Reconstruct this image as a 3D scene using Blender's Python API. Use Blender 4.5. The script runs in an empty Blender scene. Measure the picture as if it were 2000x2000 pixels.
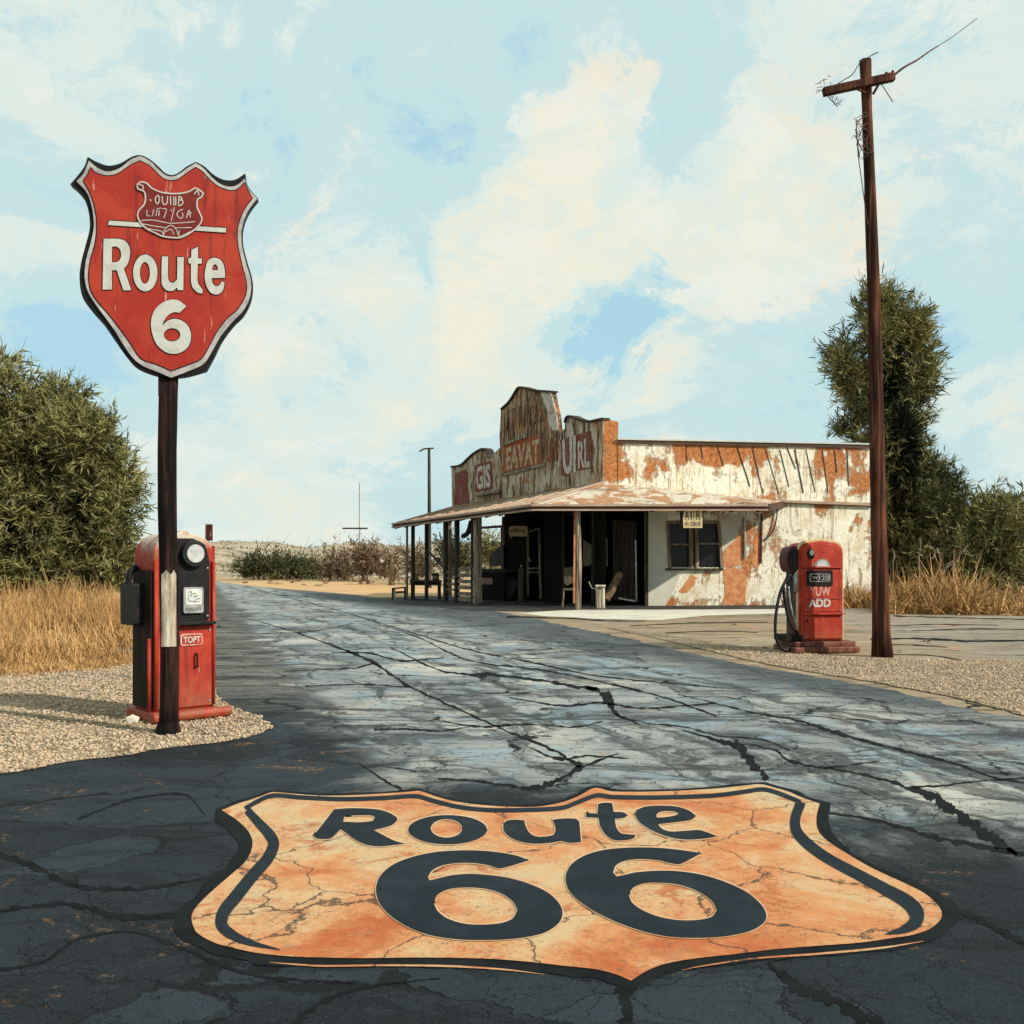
import bpy, bmesh, math, random
import numpy as np
from mathutils import Vector, Matrix, noise as mnoise
from mathutils.geometry import tessellate_polygon
random.seed(7)
rng = np.random.default_rng(11)
S = bpy.context.scene
COL = S.collection
R = math.radians

# ------------------------------------------------------------------ camera, sky, sun, exposure
EYE = 1.5
cd = bpy.data.cameras.new('camera'); cam = bpy.data.objects.new('camera', cd); COL.objects.link(cam)
cam.location = (0, 0, EYE); cam.rotation_euler = (R(90), 0, 0)
cd.sensor_width = 36; cd.lens = 36; cd.shift_y = 0.05
cd.clip_start = 0.05; cd.clip_end = 5000
S.camera = cam

SUN = Vector((1.0, -.62, .74)).normalized()
el = math.asin(SUN.z); az = math.atan2(SUN.x, SUN.y)
sl = bpy.data.lights.new('sun', 'SUN'); sl.energy = 4.9; sl.angle = R(.5); sl.color = (1, .93, .82)
so = bpy.data.objects.new('sun', sl); COL.objects.link(so)
so.rotation_euler = (-SUN).to_track_quat('-Z', 'Y').to_euler()

W = bpy.data.worlds.new('World'); S.world = W; W.use_nodes = True
wt = W.node_tree; wt.nodes.clear()
def wn(t): return wt.nodes.new(t)
def wl(a, b): wt.links.new(a, b)
def wmath(op, a, b=None, c=None, clamp=False):
    n = wn('ShaderNodeMath'); n.operation = op; n.use_clamp = clamp
    for i, x in enumerate((a, b, c)):
        if x is None: continue
        if isinstance(x, (int, float)): n.inputs[i].default_value = x
        else: wl(x, n.inputs[i])
    return n.outputs[0]
def wmix(f, a, b):
    n = wn('ShaderNodeMix'); n.data_type = 'RGBA'
    for k, x in ((0, f), (6, a), (7, b)):
        if isinstance(x, (int, float)): n.inputs[k].default_value = x
        elif isinstance(x, tuple): n.inputs[k].default_value = (*x, 1)
        else: wl(x, n.inputs[k])
    return n.outputs[2]
def wramp(f, lo, hi):
    n = wn('ShaderNodeMapRange'); n.interpolation_type = 'SMOOTHSTEP'
    wl(f, n.inputs[0]); n.inputs[1].default_value = lo; n.inputs[2].default_value = hi
    return n.outputs[0]
sky = wn('ShaderNodeTexSky'); sky.sky_type = 'NISHITA'; sky.sun_disc = False
sky.sun_elevation = el; sky.sun_rotation = az; sky.air_density = 1.0; sky.dust_density = 1.6
tc = wn('ShaderNodeTexCoord')
def wnoise(scale, detail, rough, dist, sc=(1, 1, 1), loc=(0, 0, 0)):
    mp = wn('ShaderNodeMapping'); wl(tc.outputs['Generated'], mp.inputs[0])
    mp.inputs['Scale'].default_value = sc; mp.inputs['Location'].default_value = loc
    n = wn('ShaderNodeTexNoise'); wl(mp.outputs[0], n.inputs['Vector'])
    n.inputs['Scale'].default_value = scale; n.inputs['Detail'].default_value = detail
    n.inputs['Roughness'].default_value = rough; n.inputs['Distortion'].default_value = dist
    return n.outputs['Fac']
_wn = wn('ShaderNodeTexNoise'); wl(tc.outputs['Generated'], _wn.inputs['Vector']); _wn.inputs['Scale'].default_value = 8; _wn.inputs['Detail'].default_value = 12; _wn.inputs['Roughness'].default_value = .68; _wn.inputs['Distortion'].default_value = .6
_ws = wn('ShaderNodeVectorMath'); _ws.operation = 'MULTIPLY_ADD'; wl(_wn.outputs['Color'], _ws.inputs[0]); _ws.inputs[1].default_value = (.22, .22, .16)
_wo = wn('ShaderNodeVectorMath'); _wo.operation = 'SUBTRACT'; wl(tc.outputs['Generated'], _wo.inputs[0]); _wo.inputs[1].default_value = (.11, .11, .08); wl(_wo.outputs[0], _ws.inputs[2])
WARP = _ws.outputs[0]
def wspot(px, py, rad):
    """1 near the sky direction seen at (px, py), falling off to 0 at angle rad: where a cloud bank or a gap stands"""
    d = Vector(((px-1000)/2000, 1, (1100-py)/2000)).normalized()
    n = wn('ShaderNodeVectorMath'); n.operation = 'DISTANCE'; wl(WARP, n.inputs[0]); n.inputs[1].default_value = d
    m = wn('ShaderNodeMapRange'); wl(n.outputs['Value'], m.inputs[0]); m.inputs[1].default_value = rad; m.inputs[2].default_value = 0.0
    return m.outputs[0]
big = wnoise(3.4, 12, .66, .9, (1, 1, 1.9), (3.1, 0, 1.2))
fine = wnoise(11, 14, .78, .8, (1, 1, 1.5), (0, 2, 5))
dens = wmath('ADD', wmath('MULTIPLY', big, .62), wmath('MULTIPLY', fine, .38))
for (x, y, r_, a) in ((640, 480, .13, .16), (1060, 230, .08, .12), (1120, 420, .13, .18), (980, 620, .10, .18), (880, 730, .12, .14),
                      (1400, 640, .16, .14), (1560, 430, .10, .12), (1250, 230, .07, .10), (1880, 740, .08, .14), (560, 900, .15, .12), (450, 620, .13, .08),
                      (1140, 650, .045, -.26), (1190, 610, .045, -.30), (1245, 580, .045, -.30), (1295, 560, .035, -.24), (1180, 690, .04, -.26), (1170, 740, .035, -.2), (960, 560, .08, .22), (1080, 330, .06, .18), (1130, 170, .07, .16), (1480, 730, .09, -.16), (1330, 290, .07, -.10), (1240, 330, .05, -.08), (500, 330, .15, -.10), (880, 310, .09, -.10),
                      (820, 500, .05, -.14), (150, 690, .09, -.16), (60, 560, .08, -.10), (1830, 640, .06, -.20), (1880, 880, .07, -.12), (1000, 60, .2, -.06)):
    dens = wmath('ADD', dens, wmath('MULTIPLY', wspot(x, y, r_), a*(.62 if a > 0 else .85)))
body = wramp(dens, .465, .525)
thin = wramp(dens, .33, .42)
warm = wramp(dens, .535, .64)
tint = wnoise(5, 6, .6, .5, (1, 1, 1.6), (7, 1, 0))
cloudcol = wmix(warm, (.71, .83, .78), (.86, .855, .71))
cloudcol = wmix(wmath('MULTIPLY', wramp(tint, .58, .72), .6), cloudcol, (.96, .82, .62))
cloudcol = wmix(wmath('MULTIPLY', wramp(tint, .44, .50), .35), (.62, .79, .78), cloudcol) if False else cloudcol
cloudcol = wmix(wmath('SUBTRACT', 1.0, body), cloudcol, (.60, .785, .78))
cloudcol = wmix(wmath('MULTIPLY', wramp(fine, .50, .60), .35), cloudcol, (.60, .80, .82))
cloudcol = wmix(wmath('MULTIPLY', wramp(wnoise(6, 10, .7, .6, (1, 1, 2.2), (2, 9, 4)), .52, .60), wmath('MULTIPLY', body, .30)), cloudcol, (.95, .93, .84))
sep = wn('ShaderNodeSeparateXYZ'); wl(tc.outputs['Generated'], sep.inputs[0])
above = wramp(sep.outputs[2], -.02, .02)
bg1 = wn('ShaderNodeBackground'); wl(sky.outputs[0], bg1.inputs[0]); bg1.inputs[1].default_value = .15
bg3 = wn('ShaderNodeBackground'); bg3.inputs[0].default_value = (.46, .74, .87, 1); bg3.inputs[1].default_value = .95
bg2 = wn('ShaderNodeBackground'); wl(cloudcol, bg2.inputs[0]); bg2.inputs[1].default_value = 1.0
mb_ = wn('ShaderNodeMixShader'); mb_.inputs[0].default_value = .88; wl(bg1.outputs[0], mb_.inputs[1]); wl(bg3.outputs[0], mb_.inputs[2])
mx = wn('ShaderNodeMixShader')
wl(wmath('MAXIMUM', body, wmath('MULTIPLY', thin, .8)), mx.inputs[0])
wl(mb_.outputs[0], mx.inputs[1]); wl(bg2.outputs[0], mx.inputs[2])
wo = wn('ShaderNodeOutputWorld'); wl(mx.outputs[0], wo.inputs[0])

S.view_settings.view_transform = 'Standard'; S.view_settings.look = 'None'
S.view_settings.exposure = 0.0; S.view_settings.gamma = 1.0
try: S.view_settings.use_curve_mapping = False
except Exception: pass
S.render.engine = 'CYCLES'

# ------------------------------------------------------------------ material helpers
class Mt:
    def __init__(s, name, rough=.85, spec=.25, metal=0):
        s.m = bpy.data.materials.new(name); s.m.use_nodes = True; s.nt = s.m.node_tree
        s.b = s.nt.nodes['Principled BSDF']; s.b.inputs['Roughness'].default_value = rough
        s.b.inputs['Specular IOR Level'].default_value = spec; s.b.inputs['Metallic'].default_value = metal
        s.tc = s.nt.nodes.new('ShaderNodeTexCoord'); s.P = s.tc.outputs['Object']
    def put(s, inp, x):
        if isinstance(x, (int, float)): inp.default_value = x
        elif isinstance(x, tuple): inp.default_value = (*x, 1) if len(inp.default_value) == 4 and len(x) == 3 else x
        else: s.nt.links.new(x, inp)
    def map(s, v=None, sc=(1, 1, 1), rot=(0, 0, 0), loc=(0, 0, 0)):
        n = s.nt.nodes.new('ShaderNodeMapping'); s.put(n.inputs[0], v or s.P)
        n.inputs['Scale'].default_value = sc; n.inputs['Rotation'].default_value = rot; n.inputs['Location'].default_value = loc
        return n.outputs[0]
    def noise(s, scale, detail=6, rough=.6, v=None, dist=0, out='Fac'):
        n = s.nt.nodes.new('ShaderNodeTexNoise'); s.put(n.inputs['Vector'], v or s.P)
        n.inputs['Scale'].default_value = scale; n.inputs['Detail'].default_value = detail
        n.inputs['Roughness'].default_value = rough; n.inputs['Distortion'].default_value = dist
        return n.outputs[out]
    def voro(s, scale, feat='F1', v=None, out='Distance', rnd=1):
        n = s.nt.nodes.new('ShaderNodeTexVoronoi'); n.feature = feat; s.put(n.inputs['Vector'], v or s.P)
        n.inputs['Scale'].default_value = scale; n.inputs['Randomness'].default_value = rnd
        return n.outputs[out]
    def math(s, op, a, b=None, c=None, clamp=False):
        n = s.nt.nodes.new('ShaderNodeMath'); n.operation = op; n.use_clamp = clamp
        for i, x in enumerate((a, b, c)):
            if x is not None: s.put(n.inputs[i], x)
        return n.outputs[0]
    def step(s, x, lo, hi):
        n = s.nt.nodes.new('ShaderNodeMapRange'); n.interpolation_type = 'SMOOTHSTEP'
        s.put(n.inputs[0], x); n.inputs[1].default_value = lo; n.inputs[2].default_value = hi
        return n.outputs[0]
    def mix(s, f, a, b, mode='MIX'):
        n = s.nt.nodes.new('ShaderNodeMix'); n.data_type = 'RGBA'; n.blend_type = mode
        s.put(n.inputs[0], f); s.put(n.inputs[6], a); s.put(n.inputs[7], b)
        return n.outputs[2]
    def ramp(s, f, stops):
        n = s.nt.nodes.new('ShaderNodeValToRGB'); s.put(n.inputs[0], f)
        e = n.color_ramp.elements
        while len(e) < len(stops): e.new(.5)
        for i, (p, c) in enumerate(stops): e[i].position = p; e[i].color = (*c, 1)
        return n.outputs[0]
    def vmath(s, op, a, b=None, scale=None):
        n = s.nt.nodes.new('ShaderNodeVectorMath'); n.operation = op; s.put(n.inputs[0], a)
        if b is not None: s.put(n.inputs[1], b)
        if scale is not None: n.inputs['Scale'].default_value = scale
        return n.outputs[0]
    def xyz(s, v=None):
        n = s.nt.nodes.new('ShaderNodeSeparateXYZ'); s.put(n.inputs[0], v or s.P); return n.outputs
    def warp(s, amt, scale, v=None, detail=4):
        c = s.noise(scale, detail, .6, v, out='Color')
        return s.vmath('ADD', v or s.P, s.vmath('SCALE', s.vmath('SUBTRACT', c, (.5, .5, .5)), scale=amt))
    def col(s, c): s.put(s.b.inputs['Base Color'], c); return s
    def rough(s, c): s.put(s.b.inputs['Roughness'], c); return s
    def bump(s, h, strength=.5, dist=.02):
        n = s.nt.nodes.new('ShaderNodeBump'); n.inputs['Strength'].default_value = strength; n.inputs['Distance'].default_value = dist
        s.put(n.inputs['Height'], h); s.nt.links.new(n.outputs[0], s.b.inputs['Normal']); return s

def simple(name, c, c2=None, scale=8, rough=.8, spec=.25, bump=0, sc=(1, 1, 1), lo=.35, hi=.65, metal=0):
    m = Mt(name, rough, spec, metal)
    n = m.noise(scale, 8, .65, m.map(sc=sc), .3)
    m.col(m.mix(m.step(n, lo, hi), c, c2 or tuple(x*.6 for x in c)))
    if bump: m.bump(n, .6, bump)
    return m.m
M = {}

# ---- ground
def mk_ground():
    m = Mt('dry_ground', .95, .1)
    n = m.noise(.35, 8, .65, dist=.4); n2 = m.noise(6, 8, .7)
    c = m.ramp(n, [(.3, (.33, .22, .12)), (.5, (.47, .32, .17)), (.7, (.40, .31, .21))])
    peb = m.voro(22); c = m.mix(m.step(n2, .55, .72), c, (.22, .16, .10))
    m.col(c); m.bump(m.math('ADD', n2, peb), .6, .03); return m.m
M['ground'] = mk_ground()
def mk_hill():
    m = Mt('hill_ground', .95, .05)
    v = m.warp(14, .05)
    n = m.noise(.05, 8, .7, v, .6)
    st = m.noise(.35, 8, .75, m.map(v, sc=(.35, .5, 3.4)), 1.2)
    c = m.ramp(n, [(.32, (.34, .28, .19)), (.5, (.48, .39, .27)), (.68, (.52, .46, .35))])
    c = m.mix(m.math('MULTIPLY', m.step(st, .52, .60), .8), c, (.13, .105, .075))
    m.col(c); m.bump(st, .8, .6); return m.m
M['hill'] = mk_hill()
def crackset(m, v, s1, s2, w1, w2):
    d1 = m.voro(s1, 'DISTANCE_TO_EDGE', v); d2 = m.voro(s2, 'DISTANCE_TO_EDGE', v)
    wn_ = m.noise(.9, 3, .5)
    k1 = m.step(m.math('SUBTRACT', d1, m.math('MULTIPLY', wn_, w1)), -.01, .02)
    k2 = m.step(m.math('SUBTRACT', d2, m.math('MULTIPLY', m.step(m.noise(1.3, 3, .5), .42, .7), w2)), -.012, .02)
    return m.math('MULTIPLY', k1, k2), d1
def mk_road():
    m = Mt('road_asphalt', .8, .18)
    X, Y, Z = m.xyz()
    wv = m.warp(1.3, .6, detail=7)
    v = m.map(wv, sc=(.62, .66, 1), rot=(0, 0, R(-17)))
    d1 = m.voro(1.25, 'DISTANCE_TO_EDGE', v); d2 = m.voro(3.9, 'DISTANCE_TO_EDGE', v)
    g1 = m.step(m.noise(.8, 4, .6, m.map(loc=(1, 6, 0))), .50, .66); g2 = m.step(m.noise(1.1, 4, .6, m.map(loc=(6, 2, 0))), .58, .72)
    k1 = m.step(m.math('SUBTRACT', d1, m.math('MULTIPLY', g1, .028)), -.006, .010)
    k2 = m.step(m.math('SUBTRACT', d2, m.math('MULTIPLY', g2, .030)), -.006, .012)
    keep = m.math('MULTIPLY', k1, k2)
    cell = m.voro(1.25, 'F1', v, 'Color'); cr, cg, cb = m.xyz(cell)
    rt = m.map(wv, rot=(0, 0, R(-17)))
    strk = m.noise(1.0, 9, .7, m.map(rt, sc=(2.4, .24, 1)), .8)
    hst = m.noise(1.0, 10, .72, m.map(wv, sc=(.42, 2.5, 1), loc=(2, 2, 0)), 1.2)
    n = m.noise(.9, 11, .72, wv, 1.0); grit = m.noise(55, 8, .8); mid = m.noise(6, 9, .75, dist=1.0)
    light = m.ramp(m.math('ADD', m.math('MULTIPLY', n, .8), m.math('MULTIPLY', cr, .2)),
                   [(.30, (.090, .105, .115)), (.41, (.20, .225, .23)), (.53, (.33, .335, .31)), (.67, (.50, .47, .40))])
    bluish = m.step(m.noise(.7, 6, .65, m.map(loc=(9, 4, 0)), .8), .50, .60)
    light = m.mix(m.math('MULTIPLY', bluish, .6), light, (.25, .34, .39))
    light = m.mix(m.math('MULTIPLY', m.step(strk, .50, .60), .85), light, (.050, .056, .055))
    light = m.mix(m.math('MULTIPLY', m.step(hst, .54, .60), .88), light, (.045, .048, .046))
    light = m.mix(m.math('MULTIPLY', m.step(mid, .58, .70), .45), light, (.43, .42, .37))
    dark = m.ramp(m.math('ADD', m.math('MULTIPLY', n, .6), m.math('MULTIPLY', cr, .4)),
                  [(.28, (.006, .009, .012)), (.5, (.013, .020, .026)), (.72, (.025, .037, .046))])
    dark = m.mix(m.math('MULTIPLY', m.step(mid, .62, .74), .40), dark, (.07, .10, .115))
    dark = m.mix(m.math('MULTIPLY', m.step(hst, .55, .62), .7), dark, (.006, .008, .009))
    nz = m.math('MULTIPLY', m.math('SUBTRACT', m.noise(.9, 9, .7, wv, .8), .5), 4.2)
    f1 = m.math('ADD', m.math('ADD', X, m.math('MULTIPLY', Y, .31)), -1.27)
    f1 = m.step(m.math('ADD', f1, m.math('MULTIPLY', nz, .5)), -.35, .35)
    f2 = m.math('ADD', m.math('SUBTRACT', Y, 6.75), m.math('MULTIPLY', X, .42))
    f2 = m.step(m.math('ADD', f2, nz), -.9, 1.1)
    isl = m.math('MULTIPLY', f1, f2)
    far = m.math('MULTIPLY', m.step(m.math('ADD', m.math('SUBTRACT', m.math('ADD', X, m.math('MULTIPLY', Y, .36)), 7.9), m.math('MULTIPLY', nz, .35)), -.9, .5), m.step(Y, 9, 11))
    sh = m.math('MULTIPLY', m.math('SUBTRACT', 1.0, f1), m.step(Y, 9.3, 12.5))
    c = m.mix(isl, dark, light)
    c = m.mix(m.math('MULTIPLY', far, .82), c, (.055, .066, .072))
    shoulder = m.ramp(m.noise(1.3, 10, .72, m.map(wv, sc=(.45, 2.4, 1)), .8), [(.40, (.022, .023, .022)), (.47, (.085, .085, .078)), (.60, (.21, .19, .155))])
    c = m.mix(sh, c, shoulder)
    dust = m.math('MULTIPLY', m.step(m.noise(1.7, 10, .8, m.map(loc=(3, 8, 0)), .7), .575, .64), m.step(m.noise(25, 6, .8), .46, .56))
    c = m.mix(m.math('MULTIPLY', dust, .75), c, (.33, .16, .065))
    c = m.mix(m.math('MULTIPLY', m.step(grit, .54, .74), .16), c, (.34, .34, .32))
    c = m.mix(m.math('MULTIPLY', m.step(grit, .46, .30), .30), c, (.010, .012, .012))
    agg = m.voro(90); c = m.mix(m.math('MULTIPLY', m.step(agg, .42, .22), .07), c, (.28, .29, .28))
    c = m.mix(keep, (.006, .007, .008), c)
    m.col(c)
    m.rough(m.math('MULTIPLY_ADD', n, .3, .58))
    h = m.math('ADD', m.math('MULTIPLY', keep, 1.0), m.math('ADD', m.math('MULTIPLY', m.math('SUBTRACT', 1.0, m.step(hst, .52, .6)), .5), m.math('ADD', m.math('MULTIPLY', mid, .5), m.math('MULTIPLY', grit, .22))))
    m.bump(h, .8, .035); return m.m
M['road'] = mk_road()
def mk_fore():
    m = Mt('forecourt_clay', .95, .08)
    wv = m.warp(1.4, .5, detail=7)
    v = m.map(wv, sc=(.30, .8, 1)); d1 = m.voro(1.2, 'DISTANCE_TO_EDGE', v)
    keep = m.step(m.math('SUBTRACT', d1, m.math('MULTIPLY', m.step(m.noise(.7, 4, .6), .52, .66), .022)), -.006, .012)
    st = m.noise(1.0, 10, .72, m.map(wv, sc=(.24, 2.2, 1)), 1.2); n = m.noise(.45, 9, .68, dist=.8); gr = m.noise(40, 6, .8)
    c = m.ramp(n, [(.3, (.19, .135, .085)), (.46, (.34, .245, .155)), (.6, (.29, .23, .16)), (.72, (.46, .365, .25))])
    c = m.mix(m.math('MULTIPLY', m.step(st, .525, .58), .85), c, (.11, .08, .055))
    c = m.mix(m.math('MULTIPLY', m.step(st, .43, .36), .7), c, (.56, .52, .44))
    right = m.step(X_(m), 6.5, 8.5)
    c = m.mix(m.math('MULTIPLY', right, .35), c, (.27, .265, .24))
    c = m.mix(m.math('MULTIPLY', m.step(m.noise(.5, 9, .72, m.map(loc=(5, 1, 0))), .60, .65), .75), c, (.50, .25, .12))
    c = m.mix(keep, (.035, .028, .022), c); c = m.mix(m.math('MULTIPLY', m.step(gr, .55, .75), .3), c, (.1, .08, .06))
    m.col(c); m.bump(m.math('ADD', keep, m.math('ADD', m.math('MULTIPLY', st, -.8), m.math('MULTIPLY', gr, .3))), .7, .03); return m.m
def X_(m): return m.xyz()[0]
M['fore'] = mk_fore()
def mk_gravel():
    m = Mt('gravel_bed', .95, .1)
    v = m.warp(.03, 20); d = m.voro(26, 'F1', v); cc = m.xyz(m.voro(26, 'F1', v, 'Color'))[0]
    n = m.noise(.8, 7, .6)
    c = m.ramp(cc, [(.0, (.24, .175, .115)), (.5, (.38, .29, .20)), (1, (.48, .39, .28))])
    c = m.mix(m.step(d, .42, .62), c, (.09, .07, .05)); c = m.mix(m.math('MULTIPLY', m.step(n, .5, .66), .6), c, (.50, .38, .26))
    m.col(c); m.bump(m.math('SUBTRACT', 1.0, d), .9, .03); return m.m
M['gravel'] = mk_gravel()
def mk_stone():
    m = Mt('gravel_stone', .9, .15)
    c = m.ramp(m.noise(7, 3, .6), [(.30, (.16, .11, .07)), (.43, (.40, .285, .18)), (.56, (.54, .41, .28)), (.68, (.28, .21, .15))])
    m.col(c); return m.m
M['stone'] = mk_stone()
M['crack'] = simple('tar_crack', (.005, .006, .006), (.013, .014, .014), 6, .85, .08)
M['sand'] = simple('orange_sand', (.62, .37, .17), (.50, .32, .18), .35, .95, .05, bump=.03)
M['concrete'] = simple('pale_concrete', (.66, .61, .50), (.30, .26, .20), 1.6, .9, bump=.01, sc=(.6, 3, 1), lo=.45, hi=.68)
M['oily_shadow'] = simple('oily_shadow_floor', (.022, .022, .022), (.05, .048, .043), 1.5, .85)  # oily dirt tone, near-black to hold the porch's ground shadow too
# ---- painted road shield
def mk_decal():
    m = Mt('worn_orange_road_paint', .7, .3)
    n = m.noise(1.1, 9, .68, m.map(loc=(2.2, .4, 0)), .5); n2 = m.noise(3.2, 10, .75, dist=.8); sp = m.noise(45, 6, .8)
    c = m.ramp(n, [(.34, (.52, .42, .25)), (.44, (.60, .38, .19)), (.54, (.60, .25, .095)), (.66, (.46, .11, .028))])
    c = m.mix(m.math('MULTIPLY', m.step(n2, .53, .62), .8), c, (.47, .115, .03)); c = m.mix(m.math('MULTIPLY', m.step(m.noise(8, 9, .78, dist=.6), .56, .64), .55), c, (.40, .19, .085))
    c = m.mix(m.math('MULTIPLY', m.step(n2, .44, .34), .55), c, (.64, .48, .29))
    vein = m.voro(5, 'DISTANCE_TO_EDGE', m.warp(.45, 3, detail=8)); ck = m.voro(.95, 'DISTANCE_TO_EDGE', m.warp(.8, 1.1, detail=9)); ckm = m.math('SUBTRACT', 1.0, m.step(ck, .002, .009))
    vm = m.math('MULTIPLY', m.math('SUBTRACT', 1.0, m.step(vein, .0, .018)), m.step(m.noise(1.7, 4, .6), .48, .6))
    c = m.mix(m.math('MULTIPLY', vm, .75), c, (.13, .07, .03))
    c = m.mix(m.math('MULTIPLY', m.math('MULTIPLY', m.step(sp, .55, .62), m.step(m.noise(1.6, 5, .6, m.map(loc=(4, 4, 0))), .40, .54)), .85), c, (.16, .09, .045))
    c = m.mix(m.math('MULTIPLY', ckm, .85), c, (.05, .035, .025))
    gr = m.noise(70, 5, .8); c = m.mix(m.math('MULTIPLY', m.step(gr, .60, .68), .5), c, (.20, .12, .07))
    m.col(c); m.bump(m.math('SUBTRACT', m.math('ADD', n2, sp), m.math('MULTIPLY', ckm, 1.5)), .5, .012); return m.m
M['decal'] = mk_decal()
M['decal_cream'] = simple('cream_road_paint', (.66, .47, .30), (.58, .31, .15), 4, .7)
def mk_blackpaint():
    m = Mt('black_road_paint', .75, .12)
    n = m.noise(3, 8, .7, dist=.5); sp = m.noise(38, 8, .8)
    c = m.mix(m.step(n, .4, .7), (.010, .016, .021), (.020, .029, .037))
    c = m.mix(m.math('MULTIPLY', m.step(sp, .66, .72), .6), c, (.30, .22, .15))
    m.col(c); m.bump(m.math('ADD', n, sp), .4, .008); return m.m
M['decal_black'] = mk_blackpaint()
M['halo'] = simple('tar_border', (.005, .006, .007), (.011, .013, .014), 5, .8, .1)

# ---- paint and metal
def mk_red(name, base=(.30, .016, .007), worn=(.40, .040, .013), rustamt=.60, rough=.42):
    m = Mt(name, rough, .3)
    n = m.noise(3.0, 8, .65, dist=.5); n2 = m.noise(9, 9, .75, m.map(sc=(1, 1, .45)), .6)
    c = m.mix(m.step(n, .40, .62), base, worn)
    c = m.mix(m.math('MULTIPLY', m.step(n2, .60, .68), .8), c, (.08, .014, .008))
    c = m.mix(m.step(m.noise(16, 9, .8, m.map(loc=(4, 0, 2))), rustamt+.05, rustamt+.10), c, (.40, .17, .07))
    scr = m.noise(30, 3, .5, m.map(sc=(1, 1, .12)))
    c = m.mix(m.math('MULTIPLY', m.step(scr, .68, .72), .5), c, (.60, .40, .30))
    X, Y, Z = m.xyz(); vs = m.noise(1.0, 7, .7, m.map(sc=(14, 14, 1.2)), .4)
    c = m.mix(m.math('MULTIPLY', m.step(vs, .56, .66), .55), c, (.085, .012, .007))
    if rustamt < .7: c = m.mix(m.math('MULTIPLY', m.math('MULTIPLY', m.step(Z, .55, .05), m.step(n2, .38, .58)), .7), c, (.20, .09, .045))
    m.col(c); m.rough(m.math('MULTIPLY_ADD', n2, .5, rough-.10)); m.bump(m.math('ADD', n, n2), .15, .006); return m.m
M['red'] = mk_red('worn_red_enamel')
M['maroon'] = mk_red('shade_dark_maroon_enamel', (.045, .006, .005), (.11, .013, .009), .66)
M['signred'] = mk_red('sign_red_enamel', (.31, .017, .009), (.38, .034, .013), .78, .4)
M['emblemred'] = simple('emblem_dark_red', (.13, .010, .008), (.17, .018, .012), 12, .5)
def mk_dome():
    m = Mt('faded_dome_paint', .6, .3)
    X, Y, Z = m.xyz(); n = m.noise(5, 9, .7, m.map(sc=(1, 1, .5)), .8)
    c = m.mix(m.step(m.math('ADD', Z, m.math('MULTIPLY', n, .5)), 1.82, 2.0), (.31, .022, .010), (.50, .42, .32))
    c = m.mix(m.math('MULTIPLY', m.step(n, .54, .62), .85), c, (.30, .065, .022))
    m.col(c); m.bump(n, .2, .006); return m.m
M['dome'] = mk_dome()
M['whitepaint'] = simple('off_white_enamel', (.50, .50, .45), (.38, .37, .33), 9, .5, .4, lo=.4, hi=.75)
M['rim'] = simple('grey_white_rim', (.46, .43, .41), (.28, .26, .25), 10, .45, .4)
M['black'] = simple('black_enamel', (.006, .006, .007), (.016, .014, .013), 8, .5, .15)
M['blackline'] = simple('black_outline_paint', (.005, .005, .006), (.01, .01, .01), 8, .7, .1)
M['grime_shade'] = simple('grime_and_shade_metal', (.006, .005, .005), (.028, .014, .010), 5, .7, .12, sc=(1, 1, .3))  # dark grimy fittings, and the painted shade on the left pump's flank
M['rubber'] = simple('black_rubber', (.006, .006, .007), (.015, .015, .015), 12, .4, .22)
M['steel'] = simple('dull_steel', (.42, .42, .40), (.22, .21, .20), 10, .4, .5, metal=.6)
M['lens'] = simple('scratched_lens', (.50, .51, .49), (.36, .37, .36), 14, .25, .6)
M['label'] = simple('paper_label', (.62, .62, .55), (.42, .45, .44), 18, .7)
M['ink'] = simple('faded_ink', (.05, .05, .05), (.10, .09, .08), 20, .8)
M['pinkpaint'] = simple('faded_pink_paint', (.60, .36, .31), (.42, .14, .10), 14, .6)
def wood(name, c1, c2, c3, sc=(14, 14, .7), bump=.03, rough=.85):
    m = Mt(name, rough, .12)
    g = m.noise(1.0, 9, .7, m.map(sc=sc), .5); n = m.noise(.8, 5, .6, m.map(sc=(2, 2, .6)))
    c = m.ramp(g, [(.38, c1), (.5, c2), (.60, c3)])
    c = m.mix(m.math('MULTIPLY', m.step(n, .48, .62), .5), c, c1)
    m.col(c); m.bump(g, .8, bump); return m.m
M['pole'] = wood('creosoted_pole_wood', (.012, .007, .005), (.055, .018, .010), (.15, .055, .028))
M['signpole'] = wood('tarred_post_wood', (.003, .003, .003), (.008, .005, .004), (.045, .018, .012))
M['sleeve'] = wood('bleached_wood', (.16, .12, .08), (.42, .36, .27), (.58, .53, .44), (10, 10, 1.2))
M['post'] = wood('weathered_post_wood', (.05, .038, .028), (.20, .15, .10), (.42, .34, .25), (22, 22, 1))
M['postdark'] = wood('dark_post_wood', (.015, .012, .010), (.045, .035, .028), (.10, .08, .06), (22, 22, 1))
M['twig'] = simple('dry_branch', (.12, .085, .055), (.26, .19, .12), 5, .9)
M['wire'] = simple('rusty_wire', (.04, .028, .02), (.11, .05, .03), 9, .7)
M['cream'] = simple('cream_sign_paint', (.62, .50, .28), (.46, .33, .16), 12, .7)
M['khaki'] = simple('khaki_canvas', (.10, .085, .055), (.06, .05, .035), 7, .9)
M['shade_boards'] = simple('shade_dark_boards', (.008, .008, .007), (.022, .019, .015), 3, .9, .05, sc=(8, 8, .6))  # near-black to put the porch shade into the board colour
M['void'] = simple('dark_room_lining', (.007, .006, .006), (.012, .011, .010), 3, .95, .02)  # near-black lining, the bay's darkness is put into its colour
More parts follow.
